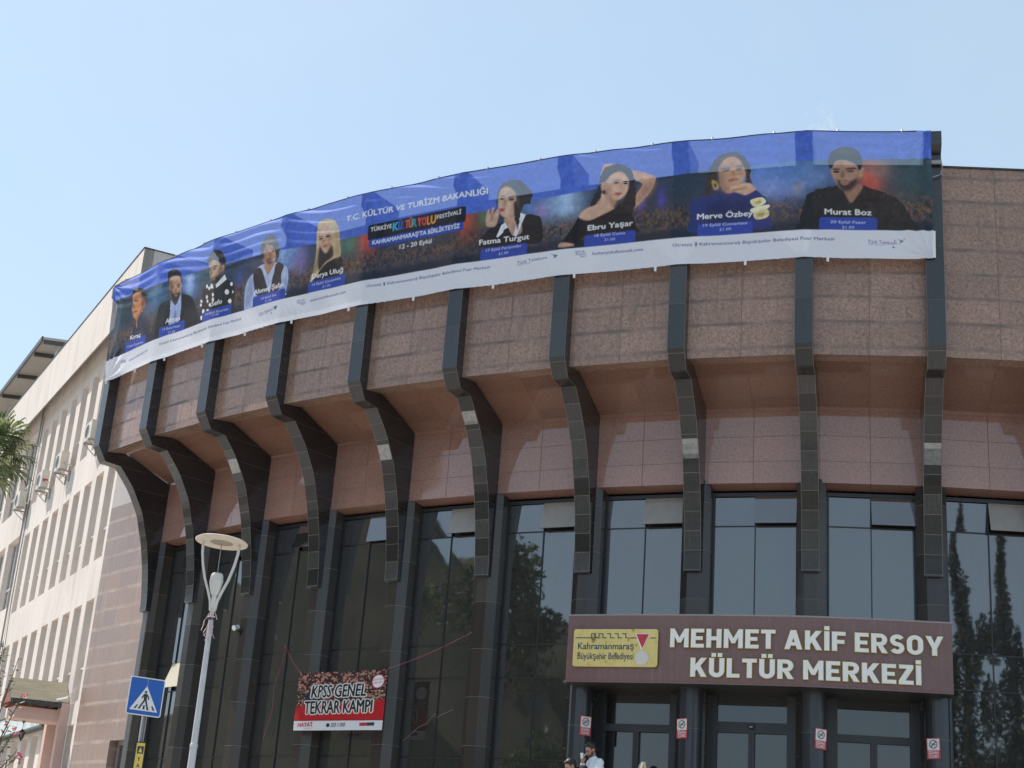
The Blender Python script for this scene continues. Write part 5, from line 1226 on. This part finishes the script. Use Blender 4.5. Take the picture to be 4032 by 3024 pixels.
mb = MB(); mb.lathe([(0, .02), (.30, .022), (.40, .016), (.425, 0), (.42, -.018), (.395, -.022), (.20, -.016)], dc, 40, 0, TLT); mb.lathe([(.185, -.018), (0, -.018)], dc, 40, 1, TLT); mb.lathe([(.20, -.016), (.185, -.018)], dc, 40, 0, TLT)
mb.build('disc', [M['disc'], M['disc2']], lp, smooth=True)
for sg_ in (-1, 1):
    mb = MB(); P = [(.035, 4.05), (.055, 4.2), (.11, 4.36), (.19, 4.56), (.25, 4.78), (.285, 4.98), (.295, 5.15)]
    for (a, z0), (b, z1) in zip(P, P[1:]):
        X0, X1 = LX+sg_*a, LX+sg_*b; w = .018 if sg_ < 0 else .020; d_ = .022
        mb.hexa([(X0-w, LY-d_, lz(z0)), (X0+w, LY-d_, lz(z0)), (X0+w, LY+d_, lz(z0)), (X0-w, LY+d_, lz(z0)), (X1-w, LY-d_, lz(z1)), (X1+w, LY-d_, lz(z1)), (X1+w, LY+d_, lz(z1)), (X1-w, LY+d_, lz(z1))])
    mb.build('arm', M['lampw'], lp)
rr_ = random.Random(11)
def strip(mb, pts, w):
    for a, b in zip(pts, pts[1:]):
        a, b = Vector(a), Vector(b); s = Vector((w*rr_.uniform(.4, 1), w*rr_.uniform(-.6, .6), 0)); mb.face([a-s, a+s, b+s, b-s])
for j, (z, n, lab) in enumerate(((4.06, 6, 'frayed pink and white ribbon knotted just under the lamp head'), (3.80, 6, 'torn pale ribbons hanging below the black collar of the lamp pole'), (5.10, 4, 'scrap of white ribbon tied at the right end of the lamp arm'))):
    mb = MB(); ox = .29 if j == 2 else 0; Rr = .05 if j != 2 else .02; zz_ = lz(z)
    for i in range(n):
        a = rr_.uniform(0, 6.28) if j == 2 else rr_.uniform(3.3, 6.1); p = Vector((LX+ox+Rr*math.cos(a), LY+Rr*math.sin(a), zz_+rr_.uniform(-.06, .06))); pts = [p]; ln_ = rr_.randint(2, 5) if j != 2 else 2
        for q in range(ln_): p = p+Vector((rr_.uniform(-.04, .04), rr_.uniform(-.02, .01), -rr_.uniform(.04, .09) if j != 2 else rr_.uniform(-.05, .05))); pts.append(p)
        strip(mb, pts, .009)
    top('ribbon', mb, M['ribbon'], (LX+ox, LY, zz_-.3 if j != 2 else zz_), lab, 'ribbon', 'ribbons on the lamp')

SX, SY = -4.75, 21.0
cs = thing('crossing_sign', (SX, SY, FLOOR-1.0), 'blue square pedestrian crossing sign with white triangle on a grey steel post', 'road sign')
yaw = R_(30); X = Vector((math.cos(yaw), math.sin(yaw), 0)); N = Vector((X.y, -X.x, 0)); rl = R_(0.5); Xr = X*math.cos(rl)-UP*math.sin(rl); Yr = UP*math.cos(rl)+X*math.sin(rl)
po = Vector((-4.787, SY, lz(2.352)))+N*.05
mb = MB()
for s_ in (-1, 1): mb.obox(Vector((SX-.005, SY+.03, (lz(2.5)+FLOOR-1.0)/2))+X*.026*s_, (X, N, UP), (.006, .022, (lz(2.5)-FLOOR+1.0)/2))
mb.obox(Vector((SX-.005, SY+.045, (lz(2.5)+FLOOR-1.0)/2)), (X, N, UP), (.026, .005, (lz(2.5)-FLOOR+1.0)/2)); mb.build('post', M['galv'], cs)
mb = MB(); mb.prism(rrect(-.25, -.26, .25, .26, .03), po-N*.012, Xr, Yr, N, .012); mb.build('sign_plate', M['galv'], cs)
mb = MB(); mb.prism(rrect(-.25, -.26, .25, .26, .03), po, Xr, Yr, N, .0015); mb.build('white_border', M['signwhite'], cs)
mb = MB(); mb.prism(rrect(-.236, -.246, .236, .246, .022), po+N*.0016, Xr, Yr, N, .0012); mb.build('blue_field', M['signblue'], cs)
o = po+N*.003; mb = MB(); mb.prism([(-.205, -.195), (.195, -.195), (-.002, .145)], o, Xr, Yr, N, .0012); mb.build('triangle', M['signwhite'], cs)
mb = MB(); o2 = o+N*.0013; pz = lambda pl_: mb.prism(pl_, o2, Xr, Yr, N, .0012)
pz([(.0+.018*math.cos(i*.5236)-.005, .062+.018*math.sin(i*.5236)) for i in range(12)])
for pl_ in ([(-.028, .038), (.02, .038), (.022, -.05), (-.022, -.05)], [(-.028, .036), (-.06, -.022), (-.048, -.032), (-.018, .012)], [(.02, .036), (.052, -.005), (.052, -.04), (.036, -.04), (.034, -.008), (.012, .012)],
            [(-.022, -.05), (.004, -.05), (-.052, -.150), (-.078, -.150)], [(-.004, -.05), (.022, -.05), (.062, -.165), (.036, -.165)], [(-.078, -.150), (-.05, -.150), (-.058, -.172), (-.088, -.172)], [(.036, -.165), (.066, -.165), (.068, -.18), (.034, -.18)],
            [(-.150, -.175), (-.120, -.175), (-.090, -.118), (-.108, -.118)], [(-.022, -.175), (.008, -.175), (.008, -.118), (-.016, -.118)], [(.125, -.175), (.155, -.175), (.118, -.118), (.096, -.118)]): pz(pl_)
mb.build('pedestrian_symbol', M['signblack'], cs)
mb = MB(); o3 = po+N*.004; mb.obox(o3+Yr*.19-Xr*.0+X*0, (Xr, Yr, N), (.0035, .05, .0008)); mb.build('scratch', M['galv'], cs)

yb = thing('warning_board', (SX-.02, SY-.02, FLOOR-1.0), 'narrow yellow upright board lettered YAYA under the blue crossing sign', 'sign')
Xy = Vector((math.cos(R_(12)), math.sin(R_(12)), 0)); Ny = Vector((Xy.y, -Xy.x, 0)); c0 = Vector((-4.737, SY, lz(1.726)))-Ny*.0
mb = MB(); mb.obox(c0+UP*-.60+Ny*.0+Xy*-.012, (Xy, Ny, UP), (.078, .05, .615)); mb.build('box', M['black'], yb)
mb = MB(); mb.obox(c0+UP*-.60+Ny*.052, (Xy, Ny, UP), (.055, .003, .598)); mb.build('yellow_face', M['yellow'], yb)
mb = MB(); F = c0+Ny*.0555
mb.prism([(-.04, -.145), (.045, -.145), (.045, -.045), (-.04, -.045)], F, Xy, UP, Ny, .001, 0)
mb.prism([(-.028, -.128), (.032, -.128), (.032, -.12), (.020, -.118), (.020, -.095), (.012, -.08), (.003, -.058), (-.006, -.08), (-.014, -.095), (-.014, -.118), (-.028, -.12)], F+Ny*.0012, Xy, UP, Ny, .001, 1); mb.build('emblem', [M['signblack'], M['yellow']], yb)
mb = MB()
for i, ch in enumerate('YAYA'): flat_text(mb, ch, F, Xy, UP, Ny, -.024, .024, -.245-.085*i, .052, .0012, 0, .02)
mb.build('lettering', M['signblack'], yb)

cp = pt(2, 28.12, 5.36, -.10); cv_ = thing('security_camera', cp, 'small white dome-fronted security camera on the dark pilaster right of the lamp', 'security camera')
ax = (er(2)*.9+et(2)*.2-UP*.35).normalized(); bx_2 = et(2); Qc = Matrix((bx_2, ax.cross(bx_2), ax)).transposed()
mb = MB(); mb.lathe([(0, -.02), (.045, -.015), (.05, .08), (.065, .14), (.06, .16), (0, .165)], cp+er(2)*.04, 14, 0, Qc); mb.build('housing', M['white'], cv_, smooth=True)
mb = MB(); mb.tube([cp+er(2)*.05, cp+er(2)*.04-UP*.10, cp-er(2)*.05-UP*.12], .02, 8); mb.obox(cp-UP*.12-er(2)*.02, (et(2), er(2), UP), (.05, .03, .05)); mb.build('bracket', M['black'], cv_)
# ---------------------------------------------------------------- ground
def flat(name, x0, x1, y0, y1, z, m):
    mb = MB(); mb.face([(x0, y0, z), (x1, y0, z), (x1, y1, z), (x0, y1, z)]); o = mb.build(name, m); o['kind'] = 'structure'; return o
flat('ground', -900, 900, -900, 900, -0.02, M['soil'])
flat('road', -120, 120, -9, 5, 0.0, M['asphalt'])
mb = MB()
for i in range(-20, 20): mb.face([(i*6, -2.08, .004), (i*6+3, -2.08, .004), (i*6+3, -1.92, .004), (i*6, -1.92, .004)])
mb.build('road_marking', M['signwhite'])['kind'] = 'structure'
mb = MB(); mb.box((-120, 5, -.02), (120, 5.25, .14)); mb.build('kerb', M['paving'])['kind'] = 'structure'
flat('pavement', -120, 120, 5.25, 13, 0.13, M['paving'])
mb = MB()
for i in range(14): mb.box((-40, 13+i*.4, -.02), (40, 13+(i+1)*.4 if i == 13 else 18.6, .13+(i+1)*.1764))
o = mb.build('steps', M['paving']); o['kind'] = 'structure'
mb = MB(); mb.box((-60, 18.6, -.02), (60, 90, FLOOR)); mb.build('terrace', M['paving'])['kind'] = 'structure'

# ---------------------------------------------------------------- people and the board by the doors
def sphere(mb, c, r, sc=(1, 1, 1), n=12):
    c = Vector(c)
    for i in range(n):
        for j in range(n*2):
            f = lambda a, b: c + Vector((r*sc[0]*math.sin(math.pi*a/n)*math.cos(math.pi*b/n), r*sc[1]*math.sin(math.pi*a/n)*math.sin(math.pi*b/n), r*sc[2]*math.cos(math.pi*a/n)))
            mb.face([f(i, j), f(i+1, j), f(i+1, j+1), f(i, j+1)])
def chain(mb, pts, rs, n=12):
    pts = [Vector(p) for p in pts]; mb.tube(pts, rs, n)
    for p, r in zip(pts, rs): sphere(mb, p, r*.99, n=8)
def fused(name, mb, m, parent, vox=.008, it=6):
    o = mb.build(name, m, parent, merge=True)
    r = o.modifiers.new('r', 'REMESH'); r.mode = 'VOXEL'; r.voxel_size = vox; r.use_smooth_shade = True
    s = o.modifiers.new('s', 'SMOOTH'); s.iterations = it; s.factor = .5
    dg = bpy.context.evaluated_depsgraph_get(); dg.update(); me = bpy.data.meshes.new_from_object(o.evaluated_get(dg)); o.modifiers.clear(); old = o.data; o.data = me; bpy.data.meshes.remove(old)
    return o
def head_geo(mb, c, R):
    """head with face towards +Y, R rotates it; c is the head centre"""
    c = Vector(c); T = lambda p: c + R @ Vector(p)
    tmp = MB(); sphere(tmp, (0, -.005, .03), .092, (.82, 1.02, 1.0), 16); sphere(tmp, (0, .02, -.045), .066, (.88, 1.0, 1.1)); sphere(tmp, (0, .055, -.088), .030, (1.1, .9, .8))
    tmp.tube([(0, .088, .012), (0, .106, -.022), (0, .118, -.040)], [.009, .012, .013], 8); sphere(tmp, (0, .108, -.040), .016, (1.2, 1, .7)); sphere(tmp, (0, .080, .026), .05, (1.15, .25, .22))
    sphere(tmp, (0, .088, -.068), .02, (1.2, .5, .55))
    for s in (-1, 1): sphere(tmp, (s*.078, -.008, -.008), .03, (.35, .75, 1.1)); sphere(tmp, (s*.042, .060, -.028), .026, (1, .8, .8))
    for f, u, i in zip(tmp.f, tmp.uv, tmp.mi): mb.face([T(tmp.v[k]) for k in f])
    return T
def hand_geo(mb, w, d, up, s=1):
    """palm from wrist w along d, five bent fingers"""
    w, d, up = Vector(w), Vector(d).normalized(), Vector(up); sd_ = d.cross(up).normalized(); up = sd_.cross(d).normalized()
    chain(mb, [w, w+d*.05, w+d*.085], [.026, .032, .030], 10)
    for i, (o, l) in enumerate(((-.030, .066), (-.010, .078), (.011, .074), (.030, .058))):
        b = w+d*.085+sd_*o; chain(mb, [b, b+d*l*.45+up*.012, b+d*l*.75+up*.032, b+d*l*.85+up*.055], [.0095, .009, .008, .007], 7)
    b = w+d*.03+sd_*(-.034*s); chain(mb, [b, b+d*.03-sd_*.02*s+up*.012, b+d*.055-sd_*.018*s+up*.03], [.011, .010, .008], 7)
def person(loc, face, label, J, top_m, legs_m, head_c, head_pitch, hold=None):
    loc = Vector(loc); p = thing('person', loc, label, 'person'); p['_b'] = [0, 0, 0]; p.location = loc; p.rotation_euler = (0, 0, math.atan2(-face[0], face[1]))
    R = Matrix.Rotation(R_(-head_pitch), 3, 'X'); V = Vector
    b = MB(); hc = V(head_c); sh = J['sh']; pel = J['pel']; ch = J['ch']; nk = J['nk']
    T = head_geo(b, hc, R); chain(b, [nk, V(nk).lerp(hc, .55), hc+R @ V((0, -.01, -.05))], [.06, .056, .052])
    chain(b, [pel, V(pel).lerp(V(ch), .5), ch, nk], [.13, .12, .14, .065])
    for s in (-1, 1):
        S = V((sh[0]*s, sh[1], sh[2])); E_, W_ = V(J['el'][s]), V(J['wr'][s]); chain(b, [ch, S, S.lerp(E_, .5), E_, E_.lerp(W_, .5), W_], [.1, .055, .046, .038, .036, .026])
        hand_geo(b, W_, J['hd'][s], J['hu'][s], s)
        H = V(pel)+V((.09*s, 0, -.04)); K, A = V(J['kn'][s]), V(J['an'][s]); chain(b, [pel, H, K, A], [.1, .085, .052, .036])
        chain(b, [A, A+V((0, .08, -.03)), A+V((0, .16, -.04))], [.04, .038, .03])
    body = fused('body', b, M['skin'], p)
    c = MB(); chain(c, [V(pel)+V((0, 0, -.06)), V(pel).lerp(V(ch), .5), ch, V(nk)-V((0, 0, .025))], [.155, .15, .160, .085], 16)
    for s in (-1, 1):
        S = V((sh[0]*s, sh[1], sh[2])); E_, W_ = V(J['el'][s]), V(J['wr'][s]); chain(c, [ch, S, S.lerp(E_, .5), E_, E_.lerp(W_, .5), E_.lerp(W_, .9)], [.115, .078, .068, .058, .052, .042])
        cl = V(nk)+V((0, .01, .005)); chain(c, [cl+V((s*.055, -.03, .012)), cl+V((s*.05, .04, .005)), cl+V((s*.018, .07, -.035))], [.020, .018, .014], 8)
    fused('shirt', c, top_m, p, .010, 5)
    t = MB()
    for s in (-1, 1): H = V(pel)+V((.09*s, 0, -.04)); K, A = V(J['kn'][s]), V(J['an'][s]); chain(t, [pel, H, K, A+V((0, 0, .03))], [.125, .108, .075, .062])
    chain(t, [pel, V(pel)+V((0, 0, .06))], [.14, .135]); fused('trousers', t, legs_m, p, .012, 4)
    h = MB(); sphere(h, T((0, -.022, .052)), .094, (.92, 1.02, .92), 14); sphere(h, T((0, .045, .098)), .055, (1.2, .8, .5)); sphere(h, T((0, -.06, .0)), .066, (1.15, .75, 1.0))
    for s in (-1, 1): sphere(h, T((s*.068, .012, .03)), .024, (.5, .8, 1.3))
    fused('hair', h, M['hair'], p, .008, 2)
    q = MB(); sphere(q, T((0, .046, -.088)), .045, (1.12, .98, .85)); sphere(q, T((0, .092, -.058)), .024, (1.2, .5, .32))
    for s in (-1, 1): sphere(q, T((s*.052, .028, -.055)), .030, (.7, .9, 1.3))
    fused('beard', q, M['beard'], p, .006, 1)
    e = MB()
    for s in (-1, 1): sphere(e, T((s*.031, .083, .0)), .0105, (1.2, .6, .6)); e.tube([T((s*.016, .094, .022)), T((s*.032, .095, .027)), T((s*.05, .083, .021))], [.004, .0055, .003], 6)
    e.build('eyes', M['eye'], p)
    l = MB(); sphere(l, T((0, .103, -.072)), .017, (1.25, .5, .35)); l.build('mouth', M['lip'], p)
    for s in (-1, 1):
        A = V(J['an'][s]); f = MB(); chain(f, [A+V((0, -.03, -.045)), A+V((0, .07, -.05)), A+V((0, .17, -.055))], [.046, .045, .036]); fused('shoe', f, M['black'], p, .01, 2)
    if hold: hold(p)
    return p
J1 = dict(pel=(0, -.03, .93), ch=(0, .0, 1.27), nk=(0, .045, 1.46), sh=(.17, .015, 1.385), el={-1: (-.25, .08, 1.12), 1: (.24, .10, 1.13)}, wr={-1: (-.08, .28, 1.22), 1: (.045, .235, 1.375)},
          hd={-1: (.7, .5, .3), 1: (-.25, .1, 1)}, hu={-1: (0, 0, 1), 1: (0, -.6, .2)}, kn={-1: (-.10, .03, .50), 1: (.11, .06, .50)}, an={-1: (-.11, -.02, .09), 1: (.13, .02, .09)})
def cup(p):
    c = MB(); c.tube([(.02, .262, 1.44), (.015, .270, 1.535)], [.021, .026], 12); o = c.build('cup', M['shirt'], None); o.location = p.location; o.rotation_euler = p.rotation_euler
    tag(o, 'small white cup or phone held up to the chin of the white shirted man', 'held item')
    for v in o.data.vertices: v.co -= Vector((.02, .262, 1.44))
    o.location = Vector(p.location) + Matrix.Rotation(p.rotation_euler.z, 3, 'Z') @ Vector((.02, .262, 1.44))
person((1.93, 26.33, FLOOR), (-.92, -.40), 'dark haired bearded man in white shirt standing by the entrance column looking down', J1, M['shirt'], M['trouser'], (0, .105, 1.60), 26, cup)
J2 = dict(pel=(0, -.10, .86), ch=(0, .06, 1.20), nk=(0, .15, 1.28), sh=(.17, .08, 1.27), el={-1: (-.24, .16, 1.0), 1: (.24, .16, 1.0)}, wr={-1: (-.10, .34, .98), 1: (.10, .34, .98)},
          hd={-1: (.5, .7, .1), 1: (-.5, .7, .1)}, hu={-1: (0, 0, 1), 1: (0, 0, 1)}, kn={-1: (-.10, .03, .47), 1: (.11, .05, .47)}, an={-1: (-.11, -.04, .09), 1: (.13, .0, .09)})
person((1.72, 25.97, FLOOR-.05), (-.95, -.30), 'short haired person in black top bending forward in front of the white shirted man', J2, M['blackcloth'], M['trouser'], (0, .255, 1.315), 32)
ab = thing('pavement_board', (2.66, 25.6, FLOOR), 'cream folding pavement board seen edge-on in front of the glass doors', 'board')
for s, m, nm in ((-1, 'cream', 'front_leaf'), (1, 'tan', 'rear_leaf')):
    mb = MB(); a, b = Vector((2.66+s*.012, 25.6, FLOOR+1.375)), Vector((2.66+s*.24-.05, 25.6, FLOOR)); d = (b-a).normalized(); n = Vector((d.z, 0, -d.x))*s
    mb.obox((a+b)/2, (d, Vector((0, 1, 0)), n), ((b-a).length/2, .28, .014)); mb.build(nm, M[m], ab)
mb = MB(); mb.obox((2.665, 25.6, FLOOR+1.30), ((1, 0, 0), (0, 1, 0), (0, 0, 1)), (.016, .27, .05)); mb.build('hinge', M['galv'], ab)

# ---------------------------------------------------------------- plants
def leaf_quads(mb, c, rad, n, size, rg, mi=0, flat_=.6, elong=1.6):
    for _ in range(n):
        while True:
            p = Vector((rg.uniform(-1, 1), rg.uniform(-1, 1), rg.uniform(-1, 1)))
            if p.length < 1: break
        p = p*(.55+.45*p.length) if p.length else p
        q = Vector(c)+Vector((p.x*rad[0], p.y*rad[1], p.z*rad[2])); a = Vector((rg.gauss(0, 1), rg.gauss(0, 1), rg.gauss(0, flat_))).normalized(); b = a.orthogonal().normalized()
        b = (b*math.cos(3*rg.random())+a.cross(b)*math.sin(3*rg.random())).normalized(); s = size*rg.uniform(.6, 1.3)
        mb.face([q-a*s*elong/2, q+b*s*.35, q+a*s*elong/2, q-b*s*.35], None, mi)
def tree(loc, h, cr, label, seed, kind='round', n=2600, name='broadleaf_tree', grp='trees across the road'):
    rg = random.Random(seed); loc = Vector(loc); t = thing(name, loc, label, 'tree', grp)
    mb = MB(); th = h*(.42 if kind == 'round' else .12); mb.tube([loc, loc+Vector((.1, .05, th*.5)), loc+Vector((0, .1, th)), loc+Vector((0, 0, h*.8))], [h*.028, h*.022, h*.018, h*.004], 8)
    cl = []
    if kind == 'round':
        for i in range(13):
            a, e = rg.uniform(0, 6.28), rg.uniform(-.5, 1); r = cr*rg.uniform(.35, .85); c = loc+Vector((math.cos(a)*r, math.sin(a)*r, h-cr*1.0+e*cr*.75)); cl.append((c, cr*rg.uniform(.3, .5)))
            mb.tube([loc+Vector((0, .1, th*rg.uniform(.8, 1.3))), loc.lerp(c, .5)+Vector((0, 0, th*.35)), c], [h*.010, h*.007, h*.003], 5)
    else:
        for i in range(14): f = i/13; cl.append((loc+Vector((rg.uniform(-.15, .15), rg.uniform(-.15, .15), h*(.08+.9*f))), max(.12, cr*(1-f)**.6*(.55+.45*min(1, f*6)))))
        for i in range(4): a = rg.uniform(0, 6.28); cl.append((loc+Vector((math.cos(a)*cr*.7, math.sin(a)*cr*.7, h*rg.uniform(.5, .9))), cr*.25))
    mb.build('trunk', M['bark'], t); lm = MB()
    for c, r in cl: leaf_quads(lm, c, (r, r, r*(.8 if kind == 'round' else h/18/r*1.3)), 2*n//len(cl), .21 if kind == 'round' else .14, rg, 0, .6 if kind == 'round' else 1.6)
    lm.build('crown', M['leaf'] if kind == 'round' else M['leafd'], t); return t
tree((-18.4, 17.7, 1.2), 12.6, 3.6, 'tall dense tree mirrored in the window left of the brown canopy', 1, n=5200)
tree((-31, 3, 0), 9, 3.4, 'spreading tree beyond the road to the left, mirrored in dark glass', 2)
tree((-26, -13, 0), 8, 3.2, 'round tree across the road mirrored low in the left panes', 3)
tree((-14, -15, 0), 7.5, 3.0, 'round tree across the road mirrored in the left entrance door', 4)
tree((3, -24, 0), 8.2, 2.8, 'tree across the road mirrored at the foot of the middle doors', 5)
tree((17.2, -6.5, 0), 9.6, 3.0, 'leafy tree beside the cypresses mirrored low at the right edge', 6, n=4200)
tree((14.4, -2.9, 0), 16.2, 1.0, 'slim dark cypress mirrored in the rightmost window, the left one', 7, 'cypress', 4200, 'cypress_tree', 'cypresses across the road')
tree((15.95, -3.0, 0), 15.9, .95, 'slim dark cypress mirrored in the rightmost window, right of its twin', 8, 'cypress', 4200, 'cypress_tree', 'cypresses across the road')
tree((13.7, -3.4, 0), 12.6, .6, 'short dark cypress mirrored in the rightmost window at its left edge', 9, 'cypress', 2600, 'cypress_tree', 'cypresses across the road')

pc = Vector((-9.76, 27.0, 7.28+Z0)); pm = thing('palm_tree', (-9.9, 27.0, FLOOR), 'fan palm with drooping green fronds at the left edge of the view', 'palm tree'); rg = random.Random(12)
mb = MB(); P = [(-9.9+.17*i/9, 27, FLOOR+(pc.z-FLOOR)*i/9) for i in range(10)]; mb.tube(P, [.24-.006*i for i in range(10)], 12)
mb.build('trunk', M['bark'], pm)
def frond(a, e, pl_, fl__, seed):
    r = random.Random(seed); d = Vector((math.cos(a)*math.cos(e), math.sin(a)*math.cos(e), math.sin(e))); tip = pc+d*pl_+Vector((0, 0, -.16*pl_*pl_)); mid = pc+d*pl_*.5
    mb = MB(); mb.tube([pc+d*.1, mid, tip], [.018, .014, .010], 5); dd = (tip-mid).normalized(); s = dd.cross(Vector((0, 0, 1)))
    s = s.normalized() if s.length > .05 else Vector((1, 0, 0)); u = s.cross(dd).normalized(); N_l = 30
    for i in range(N_l):
        g = (i/(N_l-1)-.5)*R_(250); l = fl__*r.uniform(.82, 1.05)*(1-.25*abs(g)/2.2); v = dd*math.cos(g)+s*math.sin(g)+u*.12*r.uniform(-1, 1.5); v.normalize()
        w = v.cross(u).normalized()*.022; p0, p1 = tip, tip+v*l*.5; p2 = tip+v*l*.82+Vector((0, 0, -.08*l)); p3 = tip+v*l*.95+Vector((0, 0, -.34*l*r.uniform(.6, 1.3)))
        mb.face([p0, p1-w, p1+w]); mb.face([p1-w, p2-w*.8, p2+w*.8, p1+w]); mb.face([p2-w*.8, p3, p2+w*.8])
    mb.build('frond', M['palmleaf'], pm)
for i in range(21):
    frond(i*2.399, R_(75-i*5.4), rg.uniform(.45, .68), rg.uniform(.52, .66), i)

oc = Vector((-5.62, 17.0, 2.0)); ol = thing('oleander_shrub', oc, 'oleander with pink blossoms and thin stems at the lower left edge', 'shrub'); rg = random.Random(4)
mb = MB(); lf = MB(); fw2 = MB()
for i in range(26):
    a = rg.uniform(0, 6.28); h_ = rg.uniform(.7, 1.55) if i > 5 else rg.uniform(1.6, 1.92); sp_ = rg.uniform(.1, .52); tip = oc+Vector((math.cos(a)*sp_, math.sin(a)*sp_, h_)); mb.tube([oc+Vector((math.cos(a)*.06, math.sin(a)*.06, 0)), oc.lerp(tip, .6)+Vector((0, 0, .1)), tip], [.012, .008, .004], 5)
    for j in range(26):
        q = oc.lerp(tip, rg.uniform(.45, 1.0)); d = Vector((rg.gauss(0, 1), rg.gauss(0, 1), rg.uniform(-.2, 1))).normalized(); b = d.orthogonal().normalized(); l = rg.uniform(.05, .11)
        lf.face([q, q+d*l*.5+b*.009, q+d*l, q+d*l*.5-b*.009])
    if 5 < i: 
        for j in range(rg.randint(2, 4)):
            q = tip+Vector((rg.uniform(-.06, .06), rg.uniform(-.06, .06), rg.uniform(-.08, .03)))
            for p_ in range(7): d = Vector((rg.gauss(0, 1), rg.gauss(0, 1), rg.gauss(0, 1))).normalized(); b = d.orthogonal().normalized(); fw2.face([q, q+d*.016+b*.012, q+d*.026, q+d*.016-b*.012])
mb.build('stem', M['bark'], ol); lf.build('foliage', M['oleander'], ol); fw2.build('blossom', M['petal'], ol)
mb = MB(); mb.box((-7.2, 16.4, 0), (-5.1, 16.55, 2.1)); mb.box((-7.2, 17.45, 0), (-5.1, 17.6, 2.1)); mb.box((-7.2, 16.55, 0), (-7.05, 17.45, 2.1)); mb.box((-5.25, 16.55, 0), (-5.1, 17.45, 2.1)); mb.box((-7.05, 16.55, 0), (-5.25, 17.45, 2.0), 1)
top('planter', mb, [M['paving'], M['soil']], (-6.25, 17, 0), 'concrete planter box holding the pink oleander', 'planter')

# ---------------------------------------------------------------- hillside town mirrored in the left-hand windows
def hill_mat():
    t = NT('scrubby_hillside'); f = t.noise(t.obj(), .08, 5, .7); return t.fin(t.ramp(f, [(.35, (.022, .030, .013)), (.5, (.05, .05, .026)), (.7, (.10, .085, .055))]), .95)
azs = [140, 152, 165, 179, 192, 203, 212, 220, 230, 242]; hs = [0, 26, 48, 53, 51, 48, 36, 22, 7, 0]
def hill_h(az, r): 
    H = np.interp(az, azs, hs); f = min(max((r-62)/95, 0), 1); f = f*f*(3-2*f); return H*f*(.93+.12*math.sin(az*.55+r*.03)+.06*math.sin(az*1.9))
mb = MB(); NAZ, NRr = 70, 26
gp = [[Vector((r*math.cos(R_(az)), r*math.sin(R_(az)), hill_h(az, r)-.3)) for r in np.linspace(60, 270, NRr)] for az in np.linspace(138, 244, NAZ)]
for i in range(NAZ-1):
    for j in range(NRr-1): mb.face([gp[i][j], gp[i][j+1], gp[i+1][j+1], gp[i+1][j]])
o = mb.build('hills', hill_mat(), smooth=True, merge=True); o['kind'] = 'structure'
rg = random.Random(21); hm = [plain('house_render', c, .85) for c in ((.42, .36, .29), (.30, .26, .22), (.48, .45, .40))]
hl = ['pale three storey house on the hillside across the road', 'small brown house low on the hillside across the road', 'square flat roofed house near the hill crest', 'cream house on the right shoulder of the hill', 'grey house half way up the hillside', 'long low house at the foot of the hill']
for i, (az, r, w, d, h_) in enumerate(((196, 95, 9, 8, 10), (204, 82, 7, 7, 6), (190, 140, 10, 9, 8), (213, 120, 9, 8, 9), (182, 110, 8, 8, 9), (209, 72, 14, 7, 5))):
    b = Vector((r*math.cos(R_(az)), r*math.sin(R_(az)), hill_h(az, r)-1)); t = thing('house', b, hl[i], 'house', 'houses on the hillside')
    mb = MB(); mb.box((b.x-w/2, b.y-d/2, b.z), (b.x+w/2, b.y+d/2, b.z+h_)); mb.build('wall', hm[i % 3], t)
    mb = MB(); mb.box((b.x-w/2-.3, b.y-d/2-.3, b.z+h_), (b.x+w/2+.3, b.y+d/2+.3, b.z+h_+.3)); mb.build('roof', M['terracotta'] if i in (1, 3) else M['paving'], t)
    for fl2 in range(int(h_//3)):
        for s in (-.3, .1, .38): mb = MB(); mb.box((b.x+w/2, b.y+d*s-.6, b.z+1.6+fl2*3), (b.x+w/2+.05, b.y+d*s+.5, b.z+3.0+fl2*3)); mb.build('window', M['black'], t)
